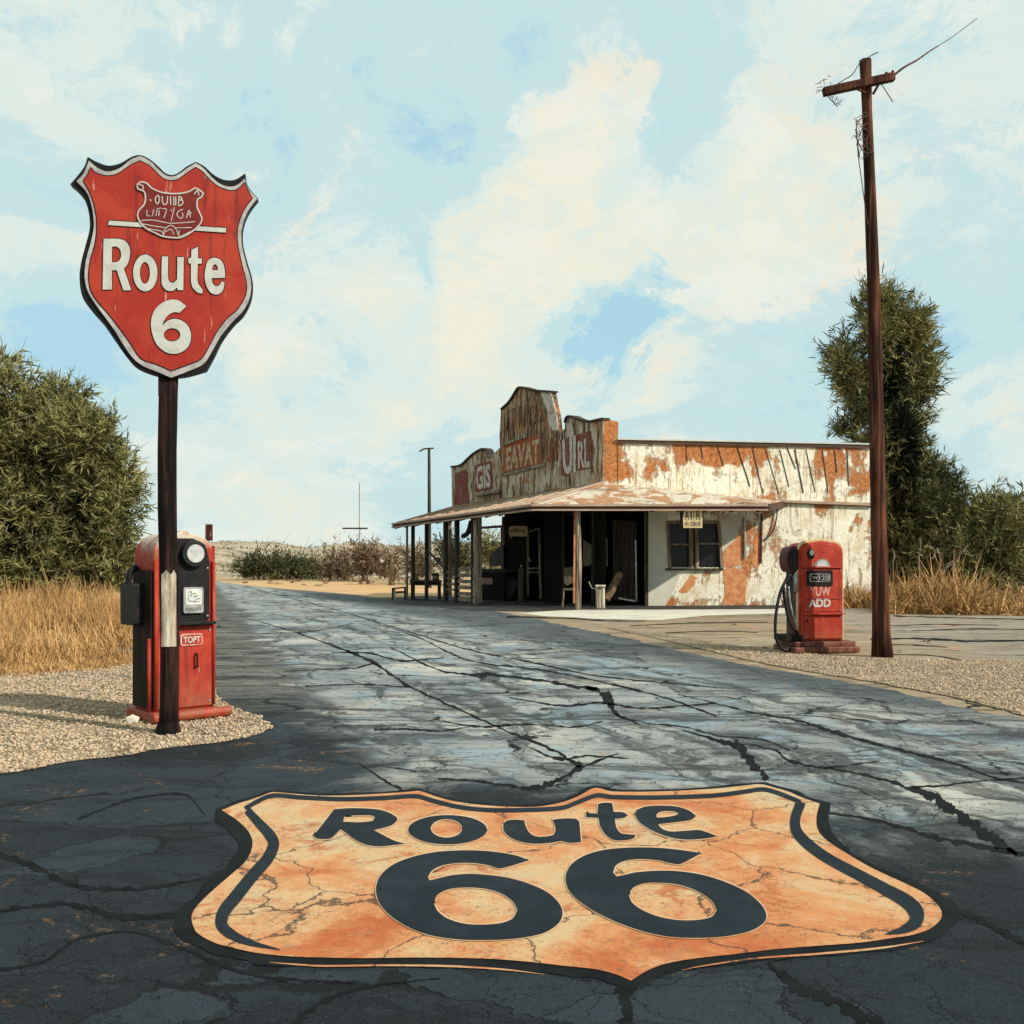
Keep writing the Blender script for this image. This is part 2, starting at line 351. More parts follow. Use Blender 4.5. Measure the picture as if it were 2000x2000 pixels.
def mk_glass():
    m = Mt('dusty_window_glass', .25, .2)
    n = m.noise(14, 8, .75, dist=.8); m.col(m.mix(m.step(n, .56, .70), (.010, .011, .012), (.10, .095, .09))); return m.m
M['glass'] = mk_glass()
# ---- plaster and false front
def mk_plaster(name, bias=0.0, streak=True, zones=()):
    m = Mt(name, .88, .2)
    wv = m.warp(.35, 1.4, detail=8)
    n = m.noise(.62, 10, .66, m.map(wv, sc=(1, 1, .8), loc=(1.7, 0, .6)), .4)
    vs = m.noise(1.0, 8, .7, m.map(wv, sc=(2.2, 2.2, .45)), .5)
    f = m.noise(9, 9, .78, dist=.5); hair = m.voro(3.4, 'DISTANCE_TO_EDGE', m.warp(.5, 1.8, detail=8))
    c = m.mix(m.step(f, .35, .7), (.80, .76, .63), (.66, .60, .46))
    c = m.mix(m.math('MULTIPLY', m.step(m.noise(1.1, 8, .7, m.map(loc=(4, 0, 9))), .48, .66), .8), c, (.55, .44, .28))
    rs = m.math('ADD', m.math('MULTIPLY', n, .6), m.math('ADD', m.math('MULTIPLY', vs, .28), m.math('MULTIPLY', f, .12)))
    PX, PY_, PZ = m.xyz()
    for x0, x1, z0, z1, a in zones:
        wx = m.math('MULTIPLY', m.step(PX, x0-.25, x0+.25), m.step(PX, x1+.25, x1-.25)); wz = m.math('MULTIPLY', m.step(PZ, z0-.2, z0+.25), m.step(PZ, z1+.2, z1-.2))
        rs = m.math('MULTIPLY_ADD', m.math('MULTIPLY', wx, wz), a, rs)
    rust = m.step(rs, .545-bias, .565-bias)
    rc = m.ramp(f, [(.34, (.13, .045, .02)), (.46, (.36, .115, .036)), (.56, (.48, .19, .065)), (.68, (.58, .36, .19))])
    edge = m.math('MULTIPLY', m.step(rs, .535-bias, .545-bias), m.math('SUBTRACT', 1.0, m.step(rs, .545-bias, .556-bias)))
    c = m.mix(rust, c, rc); c = m.mix(m.math('MULTIPLY', edge, .7), c, (.14, .09, .05))
    hm = m.math('MULTIPLY', m.math('SUBTRACT', 1.0, m.step(hair, .0, .016)), m.step(m.noise(1.3, 4, .6, m.map(loc=(0, 0, 3))), .42, .52))
    c = m.mix(m.math('MULTIPLY', hm, .9), c, (.07, .05, .03))
    bs = m.math('MULTIPLY', m.step(m.noise(2.2, 10, .8, m.map(sc=(1, 1, .55), loc=(8, 0, 2)), 1.0), .52, .58), m.step(m.noise(.8, 4, .6, m.map(loc=(2, 0, 7))), .46, .6))
    c = m.mix(m.math('MULTIPLY', bs, .75), c, (.30, .17, .085))
    if streak:
        st = m.noise(1.0, 7, .75, m.map(sc=(9, 9, .5)), .3)
        c = m.mix(m.math('MULTIPLY', m.step(st, .55, .61), .75), c, (.27, .15, .075))
    m.col(c); m.bump(m.math('ADD', m.math('MULTIPLY', f, .6), m.math('SUBTRACT', 1.0, rust)), .6, .03); return m.m
M['plaster'] = mk_plaster('peeling_white_plaster', -.025, zones=((7.6, 8.2, 2.1, 3.7, .10), (8.9, 9.9, 1.4, 3.2, .06), (4.3, 5.6, -.5, 3.4, .045), (.5, 9.9, -.5, .25, .05)))
M['plaster_up'] = mk_plaster('rust_stained_boards', -.012, zones=((2.5, 5.0, 4.95, 6.5, .13), (5.0, 5.9, 5.1, 6.5, .06), (.1, 1.0, 4.4, 6.5, .09), (7.7, 9.3, 4.5, 5.9, .06), (6.7, 7.2, 4.6, 6.2, .05), (8.8, 9.9, 3.6, 4.6, .07), (-.1, .4, 5, 6.6, .06)))
M['shade_plaster'] = simple('shaded_grey_plaster', (.42, .41, .34), (.52, .50, .41), 1.5, .9, bump=.01)  # grey tone for the eave shade painted on the side wall
M['rustpatch'] = simple('exposed_rusty_brick', (.46, .15, .05), (.56, .28, .13), 5, .9, bump=.02)
def mk_front(name, brown, ca=(.36, .29, .20), cb=(.54, .48, .37)):
    m = Mt(name, .9, .15)
    wv = m.warp(.25, 2.2, detail=8)
    g = m.noise(1.0, 9, .72, m.map(wv, sc=(5.5, 5.5, .7)), .9); n = m.noise(1.6, 8, .7, wv, .5); f = m.noise(14, 8, .8)
    c = m.mix(m.step(n, .35, .65), ca, cb)
    c = m.mix(m.step(g, .47-brown, .56-brown), c, (.15, .085, .05))
    c = m.mix(m.step(g, .555-brown*.6, .61-brown*.6), c, (.03, .022, .018))
    c = m.mix(m.math('MULTIPLY', m.step(m.noise(2.4, 9, .72, m.map(loc=(3, 3, 3)), .6), .53, .62), .6), c, (.36, .13, .05))
    m.col(c); m.bump(m.math('ADD', m.math('SUBTRACT', 1.0, g), m.math('MULTIPLY', f, .3)), .8, .05); return m.m
M['front'] = mk_front('weathered_false_front', .0)
M['front_brown'] = mk_front('dark_streaked_boards', .045, (.36, .23, .13), (.50, .38, .25))
M['front_red'] = simple('faded_red_panel', (.19, .02, .018), (.16, .10, .075), 3, .9, sc=(5, 5, .6), lo=.46, hi=.56, bump=.02)
M['front_orange'] = simple('rusty_orange_panel', (.32, .075, .028), (.17, .085, .045), 2.5, .9, sc=(5, 5, .6), lo=.46, hi=.56, bump=.03)
M['letter_cream'] = simple('flaked_cream_lettering', (.46, .38, .26), (.26, .12, .06), 5, .9, sc=(3, 3, .8), lo=.48, hi=.56)
M['letter_white'] = simple('flaked_white_lettering', (.50, .48, .42), (.28, .16, .13), 5, .9, sc=(3, 3, .8), lo=.50, hi=.58)
def mk_tin():
    m = Mt('rusted_tin_roof', .7, .3)
    n = m.noise(1.2, 9, .7, dist=.6); s = m.noise(1.0, 8, .7, m.map(sc=(.5, .5, 9)), .3)
    c = m.ramp(n, [(.34, (.46, .36, .25)), (.47, (.60, .54, .43)), (.54, (.34, .16, .075)), (.68, (.44, .24, .12))])
    c = m.mix(m.step(s, .56, .64), c, (.14, .08, .05)); m.col(c); m.bump(n, .5, .03); return m.m
M['tin'] = mk_tin()
M['fascia_dark'] = simple('dark_fascia_board', (.05, .032, .024), (.10, .05, .03), 4, .8, sc=(.5, .5, 8))
M['fascia_light'] = simple('bleached_fascia_board', (.45, .34, .25), (.30, .18, .12), 4, .8, sc=(.4, .4, 6))
# ---- plants
def leaf(name, stops, sc=.55):
    m = Mt(name, .75, .2)
    n = m.noise(sc, 4, .6); f = m.noise(5.5, 3, .6)
    c = m.ramp(m.math('ADD', m.math('MULTIPLY', n, .5), m.math('MULTIPLY', f, .5)), stops); m.col(c)
    return m.m
M['leaf'] = leaf('olive_foliage', [(.34, (.040, .042, .016)), (.45, (.12, .118, .040)), (.55, (.22, .20, .075)), (.68, (.32, .28, .14))])
M['leaf_dark'] = leaf('dark_green_foliage', [(.36, (.016, .019, .009)), (.48, (.050, .056, .020)), (.6, (.10, .105, .038)), (.7, (.16, .155, .065))])
M['leaf_core_shade'] = leaf('inner_foliage_shade', [(.4, (.008, .009, .005)), (.6, (.02, .022, .010))])  # near-black leaf colour paints in the shade inside the crowns
M['leaf_brown'] = leaf('dry_brown_scrub', [(.36, (.05, .032, .018)), (.5, (.14, .09, .048)), (.66, (.27, .19, .11))], 2)
M['straw'] = leaf('dry_straw_grass', [(.34, (.10, .055, .025)), (.45, (.33, .18, .065)), (.58, (.52, .31, .125)), (.7, (.62, .42, .20))], .8)
M['log'] = wood('grey_dead_log', (.05, .04, .03), (.20, .16, .12), (.40, .33, .25), (3, 3, 3), .03)

# ------------------------------------------------------------------ mesh helpers
class MB:
    def __init__(s): s.v = []; s.f = []
    def add(s, vs, fs):
        o = len(s.v); s.v += [Vector(v) for v in vs]; s.f += [tuple(i+o for i in f) for f in fs]; return s
    def box(s, c, sz, rz=0, rx=0, ry=0):
        m = Matrix.Translation(c) @ Matrix.Rotation(rz, 4, 'Z') @ Matrix.Rotation(ry, 4, 'Y') @ Matrix.Rotation(rx, 4, 'X')
        a, b, d = (x/2 for x in sz)
        vs = [m @ Vector((x*a, y*b, z*d)) for x in (-1, 1) for y in (-1, 1) for z in (-1, 1)]
        return s.add(vs, [(0, 1, 3, 2), (4, 6, 7, 5), (0, 4, 5, 1), (2, 3, 7, 6), (0, 2, 6, 4), (1, 5, 7, 3)])
    def beam(s, a, b, w, h, up=Vector((0, 0, 1))):
        a = Vector(a); b = Vector(b); d = (b-a).normalized(); x = d.cross(up)
        if x.length < 1e-4: x = Vector((1, 0, 0))
        x.normalize(); z = x.cross(d)
        vs = [p + x*w/2*i + z*h/2*j for p in (a, b) for i, j in ((-1, -1), (1, -1), (1, 1), (-1, 1))]
        return s.add(vs, [(3, 2, 1, 0), (4, 5, 6, 7), (0, 1, 5, 4), (1, 2, 6, 5), (2, 3, 7, 6), (3, 0, 4, 7)])
    def tube(s, pts, r, n=10, caps=True, jit=0):
        pts = [Vector(p) for p in pts]; k = len(pts)
        rs = r if isinstance(r, (list, tuple)) else [r]*k
        o = len(s.v); ref = None
        for i, p in enumerate(pts):
            d = (pts[min(i+1, k-1)]-pts[max(i-1, 0)]).normalized()
            if ref is None: ref = d.orthogonal().normalized()
            ref = (ref - d*ref.dot(d)).normalized(); q = d.cross(ref)
            for j in range(n):
                a = 2*math.pi*j/n; rr = rs[i]*(1+jit*(mnoise.noise(Vector((j*3.1, i*1.7, rs[i]*90)))))
                s.v.append(p + (ref*math.cos(a)+q*math.sin(a))*rr)
        for i in range(k-1):
            for j in range(n):
                s.f.append((o+i*n+j, o+i*n+(j+1) % n, o+(i+1)*n+(j+1) % n, o+(i+1)*n+j))
        if caps: s.f.append(tuple(o+j for j in range(n))[::-1]); s.f.append(tuple(o+(k-1)*n+j for j in range(n)))
        return s
    def poly(s, loops, fn, thick=None):
        """loops: 2D outer + holes; fn maps (u, v) to 3D; thick: vector to push the back face by"""
        tl = [[Vector((u, v, 0)) for u, v in L] for L in loops]
        tris = tessellate_polygon(tl)
        flat = [fn(u, v) for L in loops for u, v in L]; o = len(s.v); n = len(flat)
        s.v += [Vector(p) for p in flat]
        s.f += [tuple(o+i for i in t) for t in tris]
        if thick is not None:
            thick = Vector(thick); s.v += [Vector(p)+thick for p in flat]
            s.f += [tuple(o+n+i for i in t)[::-1] for t in tris]
            b = 0
            for L in loops:
                k = len(L)
                for i in range(k): s.f.append((o+b+i, o+b+(i+1) % k, o+n+b+(i+1) % k, o+n+b+i))
                b += k
        return s
    def disc(s, c, nrm, r, depth, n=28, rx=None, up=Vector((0, 0, 1))):
        nrm = Vector(nrm).normalized(); x = up.cross(nrm).normalized(); y = nrm.cross(x); c = Vector(c); rx = rx or r
        fn = lambda u, v: c + x*u + y*v + nrm*depth
        return s.poly([[(rx*math.cos(2*math.pi*i/n), r*math.sin(2*math.pi*i/n)) for i in range(n)]], fn, -nrm*depth)
    def build(s, name, mat, parent=None, smooth=False, world=False, bevel=0, kind=None):
        me = bpy.data.meshes.new(name)
        vs = s.v
        if world and parent is not None:
            mi = parent.matrix_basis.inverted() if parent.parent is None else parent.parent.matrix_basis.inverted()
            vs = [mi @ v for v in vs]
        me.from_pydata([tuple(v) for v in vs], [], s.f); me.update()
        bm = bmesh.new(); bm.from_mesh(me); bmesh.ops.recalc_face_normals(bm, faces=bm.faces); bm.to_mesh(me); bm.free()
        if smooth: me.polygons.foreach_set('use_smooth', [True]*len(me.polygons))
        me.materials.append(mat)
        o = bpy.data.objects.new(name, me); COL.objects.link(o)
        if parent: o.parent = parent
        if bevel:
            b = o.modifiers.new('bevel', 'BEVEL'); b.width = bevel; b.segments = 2; b.limit_method = 'ANGLE'
        if kind: o['kind'] = kind
        return o
def tag(o, label=None, cat=None, group=None, kind=None):
    if label: o['label'] = label
    if cat: o['category'] = cat
    if group: o['group'] = group
    if kind: o['kind'] = kind
    return o
def thing(name, label, cat, loc=(0, 0, 0), rz=0, group=None):
    o = bpy.data.objects.new(name, None); COL.objects.link(o); o.location = loc; o.rotation_euler = (0, 0, rz)
    o.empty_display_size = .1
    o.matrix_basis = Matrix.Translation(loc) @ Matrix.Rotation(rz, 4, 'Z')
    return tag(o, label, cat, group)
def smooth(pts, closed=True, n=4, corner=48):
    k = len(pts); P = [Vector((*p, 0)) if len(p) == 2 else Vector(p) for p in pts]; out = []
    def isc(i):
        if not closed and i in (0, k-1): return True
        a = P[i]-P[(i-1) % k]; b = P[(i+1) % k]-P[i]
        if a.length < 1e-6 or b.length < 1e-6: return True
        return a.angle(b) > math.radians(corner)
    rngk = k if closed else k-1
    for i in range(rngk):
        p1, p2 = P[i], P[(i+1) % k]
        t1 = (p2-P[(i-1) % k])*.5 if not isc(i) else (p2-p1)
        t2 = (P[(i+2) % k]-p1)*.5 if not isc((i+1) % k) else (p2-p1)
        L = (p2-p1).length
        if t1.length > L: t1 *= L/t1.length
        if t2.length > L: t2 *= L/t2.length
        for j in range(n):
            t = j/n
            out.append(p1*(2*t**3-3*t*t+1)+t1*(t**3-2*t*t+t)+p2*(-2*t**3+3*t*t)+t2*(t**3-t*t))
    if not closed: out.append(P[-1])
    return [(p.x, p.y) for p in out]
def ell(cx, cy, rx, ry, n=36): return [(cx+rx*math.cos(2*math.pi*i/n), cy+ry*math.sin(2*math.pi*i/n)) for i in range(n)]
def offs(pts, kx, kt, kb=None):
    """push an outline outward (image-space axes: x right, y down); kt at the top side, kb at the bottom side"""
    kb = kt if kb is None else kb
    A = sum(pts[i][0]*pts[(i+1) % len(pts)][1]-pts[(i+1) % len(pts)][0]*pts[i][1] for i in range(len(pts)))
    sg = 1 if A > 0 else -1; out = []; k = len(pts)
    for i, (x, y) in enumerate(pts):
        dx = pts[(i+1) % k][0]-pts[i-1][0]; dy = pts[(i+1) % k][1]-pts[i-1][1]; L = math.hypot(dx, dy) or 1
        nx, ny = dy/L*sg, -dx/L*sg
        out.append((x+nx*kx, y+ny*(kb if ny > 0 else kt)))
    return out
def ribbon(pts, ws, n=5, jit=0):
    """2D polyline with widths -> closed outline"""
    if not isinstance(ws, (list, tuple)): ws = [ws]*len(pts)
    sp = smooth(pts, False, n, 170); m = len(sp); L = []; Rr = []
    for i, (x, y) in enumerate(sp):
        t = i/(m-1)*(len(ws)-1); a = int(min(t, len(ws)-2)) if len(ws) > 1 else 0
        w = ws[a]+(ws[min(a+1, len(ws)-1)]-ws[a])*(t-a)
        x0, y0 = sp[max(i-1, 0)]; x1, y1 = sp[min(i+1, m-1)]; d = math.hypot(x1-x0, y1-y0) or 1
        nx, ny = -(y1-y0)/d, (x1-x0)/d
        j1 = 1+jit*2.0*mnoise.fractal(Vector((x*.05, y*.09, 1)), .7, 2, 4); j2 = 1+jit*2.0*mnoise.fractal(Vector((x*.05, y*.09, 9)), .7, 2, 4)
        L.append((x+nx*w/2*j1, y+ny*w/2*j1)); Rr.append((x-nx*w/2*j2, y-ny*w/2*j2))
    return L+Rr[::-1]
def strip(mb, pts, ws, fn, n=5, jit=0):
    o = ribbon(pts, ws, n, jit); h = len(o)//2
    vs = [fn(*p) for p in o]; mb.add(vs, [(i, i+1, 2*h-2-i, 2*h-1-i) for i in range(h-1)])
def G(px, py, z=0.0):
    Y = 2000*(EYE-z)/(py-1100); return Vector(((px-1000)/2000*Y, Y, z))
def P3(px, py, Y): return Vector(((px-1000)/2000*Y, Y, EYE+(1100-py)/2000*Y))
def on_plane(px, py, o, d):
    """point on the upright plane through o (2D) with direction d (2D)"""
    k = (px-1000)/2000; t = (o[0]-k*o[1])/(k*d[1]-d[0]); Y = o[1]+t*d[1]
    return Vector((o[0]+t*d[0], Y, EYE+(1100-py)/2000*Y))
def crop(cx, cy, ox, oy, sc): return lambda L: [(ox+x*sc, oy+y*sc) for x, y in L]
_txt = {}
def text2d(t, bold=.03):
    if (t, bold) in _txt: return _txt[(t, bold)]
    cu = bpy.data.curves.new('txt', 'FONT'); cu.body = t; cu.offset = bold; cu.resolution_u = 4
    ob = bpy.data.objects.new('txt', cu); COL.objects.link(ob)
    dg = bpy.context.evaluated_depsgraph_get(); dg.update()
    me = bpy.data.meshes.new_from_object(ob.evaluated_get(dg))
    v = [(a.co.x, a.co.y) for a in me.vertices]; f = [tuple(p.vertices) for p in me.polygons]
    bpy.data.objects.remove(ob); bpy.data.curves.remove(cu); bpy.data.meshes.remove(me)
    xs = [a[0] for a in v]; ys = [a[1] for a in v]; x0, x1, y0, y1 = min(xs), max(xs), min(ys), max(ys)
    v = [((x-x0)/(x1-x0), (y-y0)/(y1-y0)) for x, y in v]
    _txt[(t, bold)] = (v, f); return v, f
def put_text(mb, t, q, bold=.03):
    """q = 3D corners: top-left, top-right, bottom-right, bottom-left"""
    v, f = text2d(t, bold); tl, tr, br, bl = [Vector(x) for x in q]
    mb.add([(bl*(1-x)+br*x)*(1-y)+(tl*(1-x)+tr*x)*y for x, y in v], f)

# ------------------------------------------------------------------ ground, hills, road
def sheet(name, pts, z, mat, sub=0):
    mb = MB(); mb.poly([pts], lambda x, y: Vector((x, y, z))); return mb.build(name, mat, kind='structure')
def gpoly(pts, sm=0, corner=170):
    L = [tuple(G(*p)[:2]) for p in pts]
    return smooth(L, True, sm, corner) if sm else L
mb = MB(); n = 24
mb.add([(-1500, -60, 0), (1500, -60, 0), (1500, 2500, 0), (-1500, 2500, 0)], [(0, 1, 2, 3)]); mb.build('ground', M['ground'], kind='structure')

def hills():
    xs = np.linspace(-260, 260, 261); ys = np.linspace(95, 420, 90)
    prof_x = [-2000, 0, 300, 400, 494, 560, 596, 650, 699, 783, 860, 940, 1000, 1300, 1700, 2000, 4000]
    prof_y = [1050, 1050, 1058, 1060, 1055, 1063, 1071, 1067, 1057, 1066, 1056, 1066, 1062, 1060, 1064, 1056, 1056]
    V = []; F = []
    for j, y in enumerate(ys):
        for i, x in enumerate(xs):
            px = 1000+2000*x/y; top = EYE+(1100-np.interp(1000+2000*x/185, prof_x, prof_y))/2000*185
            r = max(0, min(1, (y-98)/85)); r = r*r*(3-2*r)
            nz = mnoise.fractal(Vector((x*.035, y*.03, 0)), 1.0, 2.0, 6)*1.0
            back = max(0, 1-max(0, (y-190))/260)
            z = -.15+r*top*back+(nz*1.1+abs(mnoise.noise(Vector((x*.11, y*.07, 4))))*.9-.4)*r*(.5 if y < 190 else .25)
            V.append((x, y, z))
    nx = len(xs)
    for j in range(len(ys)-1):
        for i in range(nx-1): a = j*nx+i; F.append((a, a+1, a+nx+1, a+nx))
    m = MB(); m.add(V, F); m.build('hills', M['hill'], smooth=True, kind='structure')
hills()

sheet('forecourt', [(-2, 29), (-4, 34), (-7, 45), (30, 45), (60, 36), (60, 8), (4.2, 8), (3, 12), (2.2, 18), (1, 22)], .004, M['fore'])
left_edge = [(-60, 190), (-38, 128), (-26.4, 90), (-19.5, 66), (-13.8, 45), (-10.2, 31), (-8.4, 24), (-6.6, 18), (-5.0, 13.8), (-4.3, 11.5), (-4.2, 10), (-9, 9.4), (-30, 9.4), (-30, -8)]
right_edge = [(30, -8), (30, 3), (9, 6.4), (6.6, 7.8), (4.9, 9.8), (4.35, 12.5), (3.45, 15), (2.75, 18), (2.1, 21.4), (1.1, 25), (0, 30), (-2.4, 36), (-8.2, 50), (-14.5, 62), (-20.5, 75), (-34, 110), (-56, 178)]
right_edge = [(x+.10*mnoise.noise(Vector((i*1.3, 0, 0))), y) for i, (x, y) in enumerate(right_edge)]
rl = smooth(left_edge, False, 24, 60); rr = smooth(right_edge, False, 24, 60)
rj = [(x+.12*mnoise.fractal(Vector((x*2.2, y*2.2, 1)), .8, 2, 4), y+.10*mnoise.fractal(Vector((x*2.2, y*2.2, 5)), .8, 2, 4)) for x, y in rl+rr]
sheet('road', rj[::-1], .008, M['road'])
# gravel beds
gl = gpoly([(-1700, 1335), (-1700, 1600), (0, 1515), (130, 1492), (250, 1478), (330, 1463), (440, 1452), (500, 1438), (530, 1424), (505, 1402), (450, 1380), (421, 1355), (414, 1300), (408, 1235), (404, 1200), (200, 1190), (-400, 1200)])
gl = [(x+.05*mnoise.noise(Vector((x*5, y*5, 1))), y+.05*mnoise.noise(Vector((x*5, y*5, 7)))) for x, y in smooth(gl, True, 8, 80)]
sheet('gravel_shoulder', gl, .014, M['gravel'])
gr = gpoly([(1180, 1226), (1300, 1252), (1450, 1288), (1560, 1310), (1700, 1333), (1850, 1362), (2000, 1400), (2500, 1530), (2700, 1320), (2000, 1291), (1880, 1291), (1760, 1287), (1640, 1284), (1560, 1275), (1480, 1268), (1330, 1246)])
gr = [(x+.06*mnoise.noise(Vector((x*4, y*4, 1))), y+.12*mnoise.noise(Vector((x*4, y*4, 7)))) for x, y in smooth(gr, True, 8, 80)]
sheet('gravel_apron', gr, .014, M['gravel'])
sheet('concrete_strip', [tuple(G(*p)[:2]) for p in [(1125, 1192), (1260, 1187), (1490, 1186), (1560, 1190), (1530, 1199), (1380, 1203), (1290, 1212), (1180, 1210), (1060, 1204), (1010, 1198)]], .012, M['concrete'])
sheet('sand', gpoly([(380, 1139), (470, 1137), (560, 1136), (700, 1137), (800, 1143), (1000, 1158), (1000, 1197), (780, 1181), (620, 1162), (440, 1145)]), .003, M['sand'])
sheet('porch_floor_and_shadow', [(-1.3, 32.2), (.6, 31.6), (1.4, 32.6), (8.6, 33.2), (9.6, 35.9), (5.2, 40), (-.2, 44), (-4.0, 47), (-6.3, 42.6), (-4.2, 38)], .016, M['oily_shadow'])  # floor sheet reaches past the porch to paint its dark ground shadow

def inside(poly, x, y):
    c = False; k = len(poly); j = k-1
    for i in range(k):
        xi, yi = poly[i]; xj, yj = poly[j]
        if (yi > y) != (yj > y) and x < (xj-xi)*(y-yi)/(yj-yi)+xi: c = not c
        j = i
    return c
ICO_V = []; t_ = (1+5**.5)/2
for a in (-1, 1):
    for b in (-t_, t_): ICO_V += [(a, b, 0), (0, a, b), (b, 0, a)]
_bm = bmesh.new(); bmesh.ops.create_icosphere(_bm, subdivisions=1, radius=1)
ICO_V = np.array([v.co[:] for v in _bm.verts]); ICO_F = np.array([[v.index for v in f.verts] for f in _bm.faces]); _bm.free()
def np_mesh(name, V, F, mat, parent=None, kind=None, smooth_=False):
    k = F.shape[1]; me = bpy.data.meshes.new(name); me.vertices.add(len(V)); me.vertices.foreach_set('co', V.astype(np.float32).ravel())
    me.loops.add(F.size); me.loops.foreach_set('vertex_index', F.astype(np.int32).ravel())
    me.polygons.add(len(F)); me.polygons.foreach_set('loop_start', np.arange(0, F.size, k, dtype=np.int32))
    try: me.polygons.foreach_set('loop_total', np.full(len(F), k, dtype=np.int32))
    except Exception: pass
    if smooth_: me.polygons.foreach_set('use_smooth', [True]*len(F))
    me.update(calc_edges=True); me.validate(); me.materials.append(mat)
    o = bpy.data.objects.new(name, me); COL.objects.link(o)
    if parent: o.parent = parent
    if kind: o['kind'] = kind
    return o
def stones(name, poly, ybox, n, label):
    V = []; F = []; x0 = min(p[0] for p in poly); x1 = max(p[0] for p in poly); k = 0; tries = 0
    x0 = max(x0, -.56*ybox[1]); x1 = min(x1, .56*ybox[1])
    while k < n and tries < n*6:
        tries += 1; y = ybox[0]+(ybox[1]-ybox[0])*random.random()**1.5; x = random.uniform(x0, x1)
        if not inside(poly, x, y) or abs(x) > .54*y: continue
        s = random.choice((.006, .008, .010, .014))*random.uniform(.8, 1.3)
        sc = np.array([s*random.uniform(.8, 1.4), s*random.uniform(.8, 1.2), s*random.uniform(.5, .8)])
        a = random.random()*6.28; rot = np.array([[math.cos(a), -math.sin(a), 0], [math.sin(a), math.cos(a), 0], [0, 0, 1]])
        V.append((ICO_V*(1+rng.normal(0, .14, (len(ICO_V), 1)))*sc) @ rot.T+np.array([x, y, .014+s*.35])); F.append(ICO_F+k*len(ICO_V)); k += 1
    o = np_mesh(name, np.concatenate(V), np.concatenate(F), M['stone'], kind='stuff'); o['label'] = label; o['category'] = 'gravel'
stones('gravel_stones', gl, (7, 15), 17000, 'pale tan gravel stones spread around the red pump and sign post on the left')
stones('gravel_stones', gr, (9.5, 19), 12000, 'pale tan gravel stones along the road edge below the pump by the utility pole')

# traced tar-black cracks in the road surface
mb = MB(); gz = lambda z: (lambda x, y: G(x, y, z))
c7 = crop(0, 0, 1200, 1180, .41408); c6 = crop(0, 0, 400, 1140, .5176)
CR = [(c7([(320, 595), (480, 640), (600, 680), (640, 740), (700, 800), (720, 830)]), (2, 6, 17, 18, 14, 10)),
      (c7([(1000, 770), (1200, 810), (1400, 870), (1520, 920), (1640, 1000), (1760, 1090), (1900, 1180)]), (3, 5, 8, 20, 24, 20, 12)),
      (c7([(300, 425), (450, 460), (650, 510), (850, 545), (1000, 590), (1200, 650), (1400, 700), (1600, 750), (1800, 820), (2000, 850)]), (1.5, 2, 3, 5, 8, 7, 5, 5, 4, 4)),
      (c7([(1400, 862), (1550, 855), (1700, 835), (1980, 818)]), (6, 4, 3, 3)),
      (c7([(0, 520), (150, 560), (340, 580), (500, 620), (700, 640), (830, 690)]), (3, 2, 3, 3, 3, 2)),
      (c7([(600, 650), (760, 690), (830, 740), (1000, 770), (1250, 740)]), (2, 4, 6, 5, 2)),
      (c6([(130, 120), (330, 180), (500, 240), (640, 300), (760, 380), (950, 470), (1150, 560), (1300, 620), (1420, 690)]), (1, 2, 4, 7, 5, 4, 4, 6, 10)),
      (c6([(880, 735), (1000, 742), (1150, 762), (1250, 770), (1330, 740), (1430, 690), (1560, 640)]), (3, 4, 5, 16, 12, 8, 3)),
      (c6([(1440, 390), (1490, 410), (1530, 440), (1550, 490), (1640, 530)]), (4, 18, 20, 6, 3)),
      (c6([(150, 10), (500, 100), (750, 175), (1000, 250), (1200, 290), (1500, 350), (1930, 390)]), (1, 1.5, 2, 3, 3, 3, 2)),
      (c6([(620, 140), (800, 200), (1000, 290), (1300, 330), (1700, 420), (1932, 500)]), (1, 2, 3, 3, 4, 3)),
      (c6([(640, 552), (760, 548), (880, 556), (1000, 540)]), (3, 4, 3, 2)), (c6([(380, 385), (600, 380), (790, 392)]), (2, 3, 2)),
      (c6([(200, 190), (400, 180), (560, 150)]), (1.5, 2, 1)), (c6([(300, 330), (560, 318), (640, 300)]), (1.5, 3, 3)),
      (c6([(480, 260), (620, 262), (740, 290), (900, 280)]), (2, 5, 4, 2)), (c6([(900, 520), (1050, 540), (1200, 530), (1400, 540), (1500, 520)]), (2, 4, 3, 4, 2)),
      (c6([(1150, 430), (1350, 460), (1500, 450), (1650, 470), (1932, 450)]), (2, 4, 5, 4, 3)),
      (c6([(1230, 620), (1330, 660), (1450, 650), (1600, 660)]), (3, 6, 4, 2)),
      (c6([(700, 240), (900, 330), (1100, 345), (1300, 370), (1480, 400)]), (2, 4, 6, 6, 8)),
      ([(-60, 1650), (60, 1690), (150, 1730), (270, 1735), (400, 1715)], (8, 12, 10, 8, 3)),
      ([(-60, 1790), (120, 1765), (240, 1790), (380, 1785)], (6, 9, 14, 8)),
      ([(-60, 1900), (80, 1880), (150, 1835), (260, 1820), (350, 1850), (500, 1905), (700, 1920)], (6, 6, 5, 4, 8, 9, 3)),
      ([(560, 2040), (600, 1975), (700, 1930), (860, 1910)], (22, 12, 6, 2)),
      ([(1206, 1905), (1225, 1950), (1222, 2060)], (44, 30, 22)),
      ([(1500, 1882), (1555, 1925), (1640, 1960), (1760, 2030)], (8, 24, 22, 30)),
      ([(1560, 1580), (1700, 1600), (1850, 1640), (2060, 1680)], (3, 6, 12, 10)), ([(1800, 1745), (1900, 1790), (2060, 1870)], (26, 14, 10)),
      ([(150, 1600), (260, 1560), (360, 1552), (400, 1590)], (3, 4, 4, 2)), ([(700, 1490), (760, 1530), (790, 1545)], (2, 5, 5))]
for pts, ws in CR: strip(mb, pts, [w*.85 for w in ws], gz(.0100), 22, .6)
mb.build('road_cracks', M['crack'], kind='structure')
mb = MB()
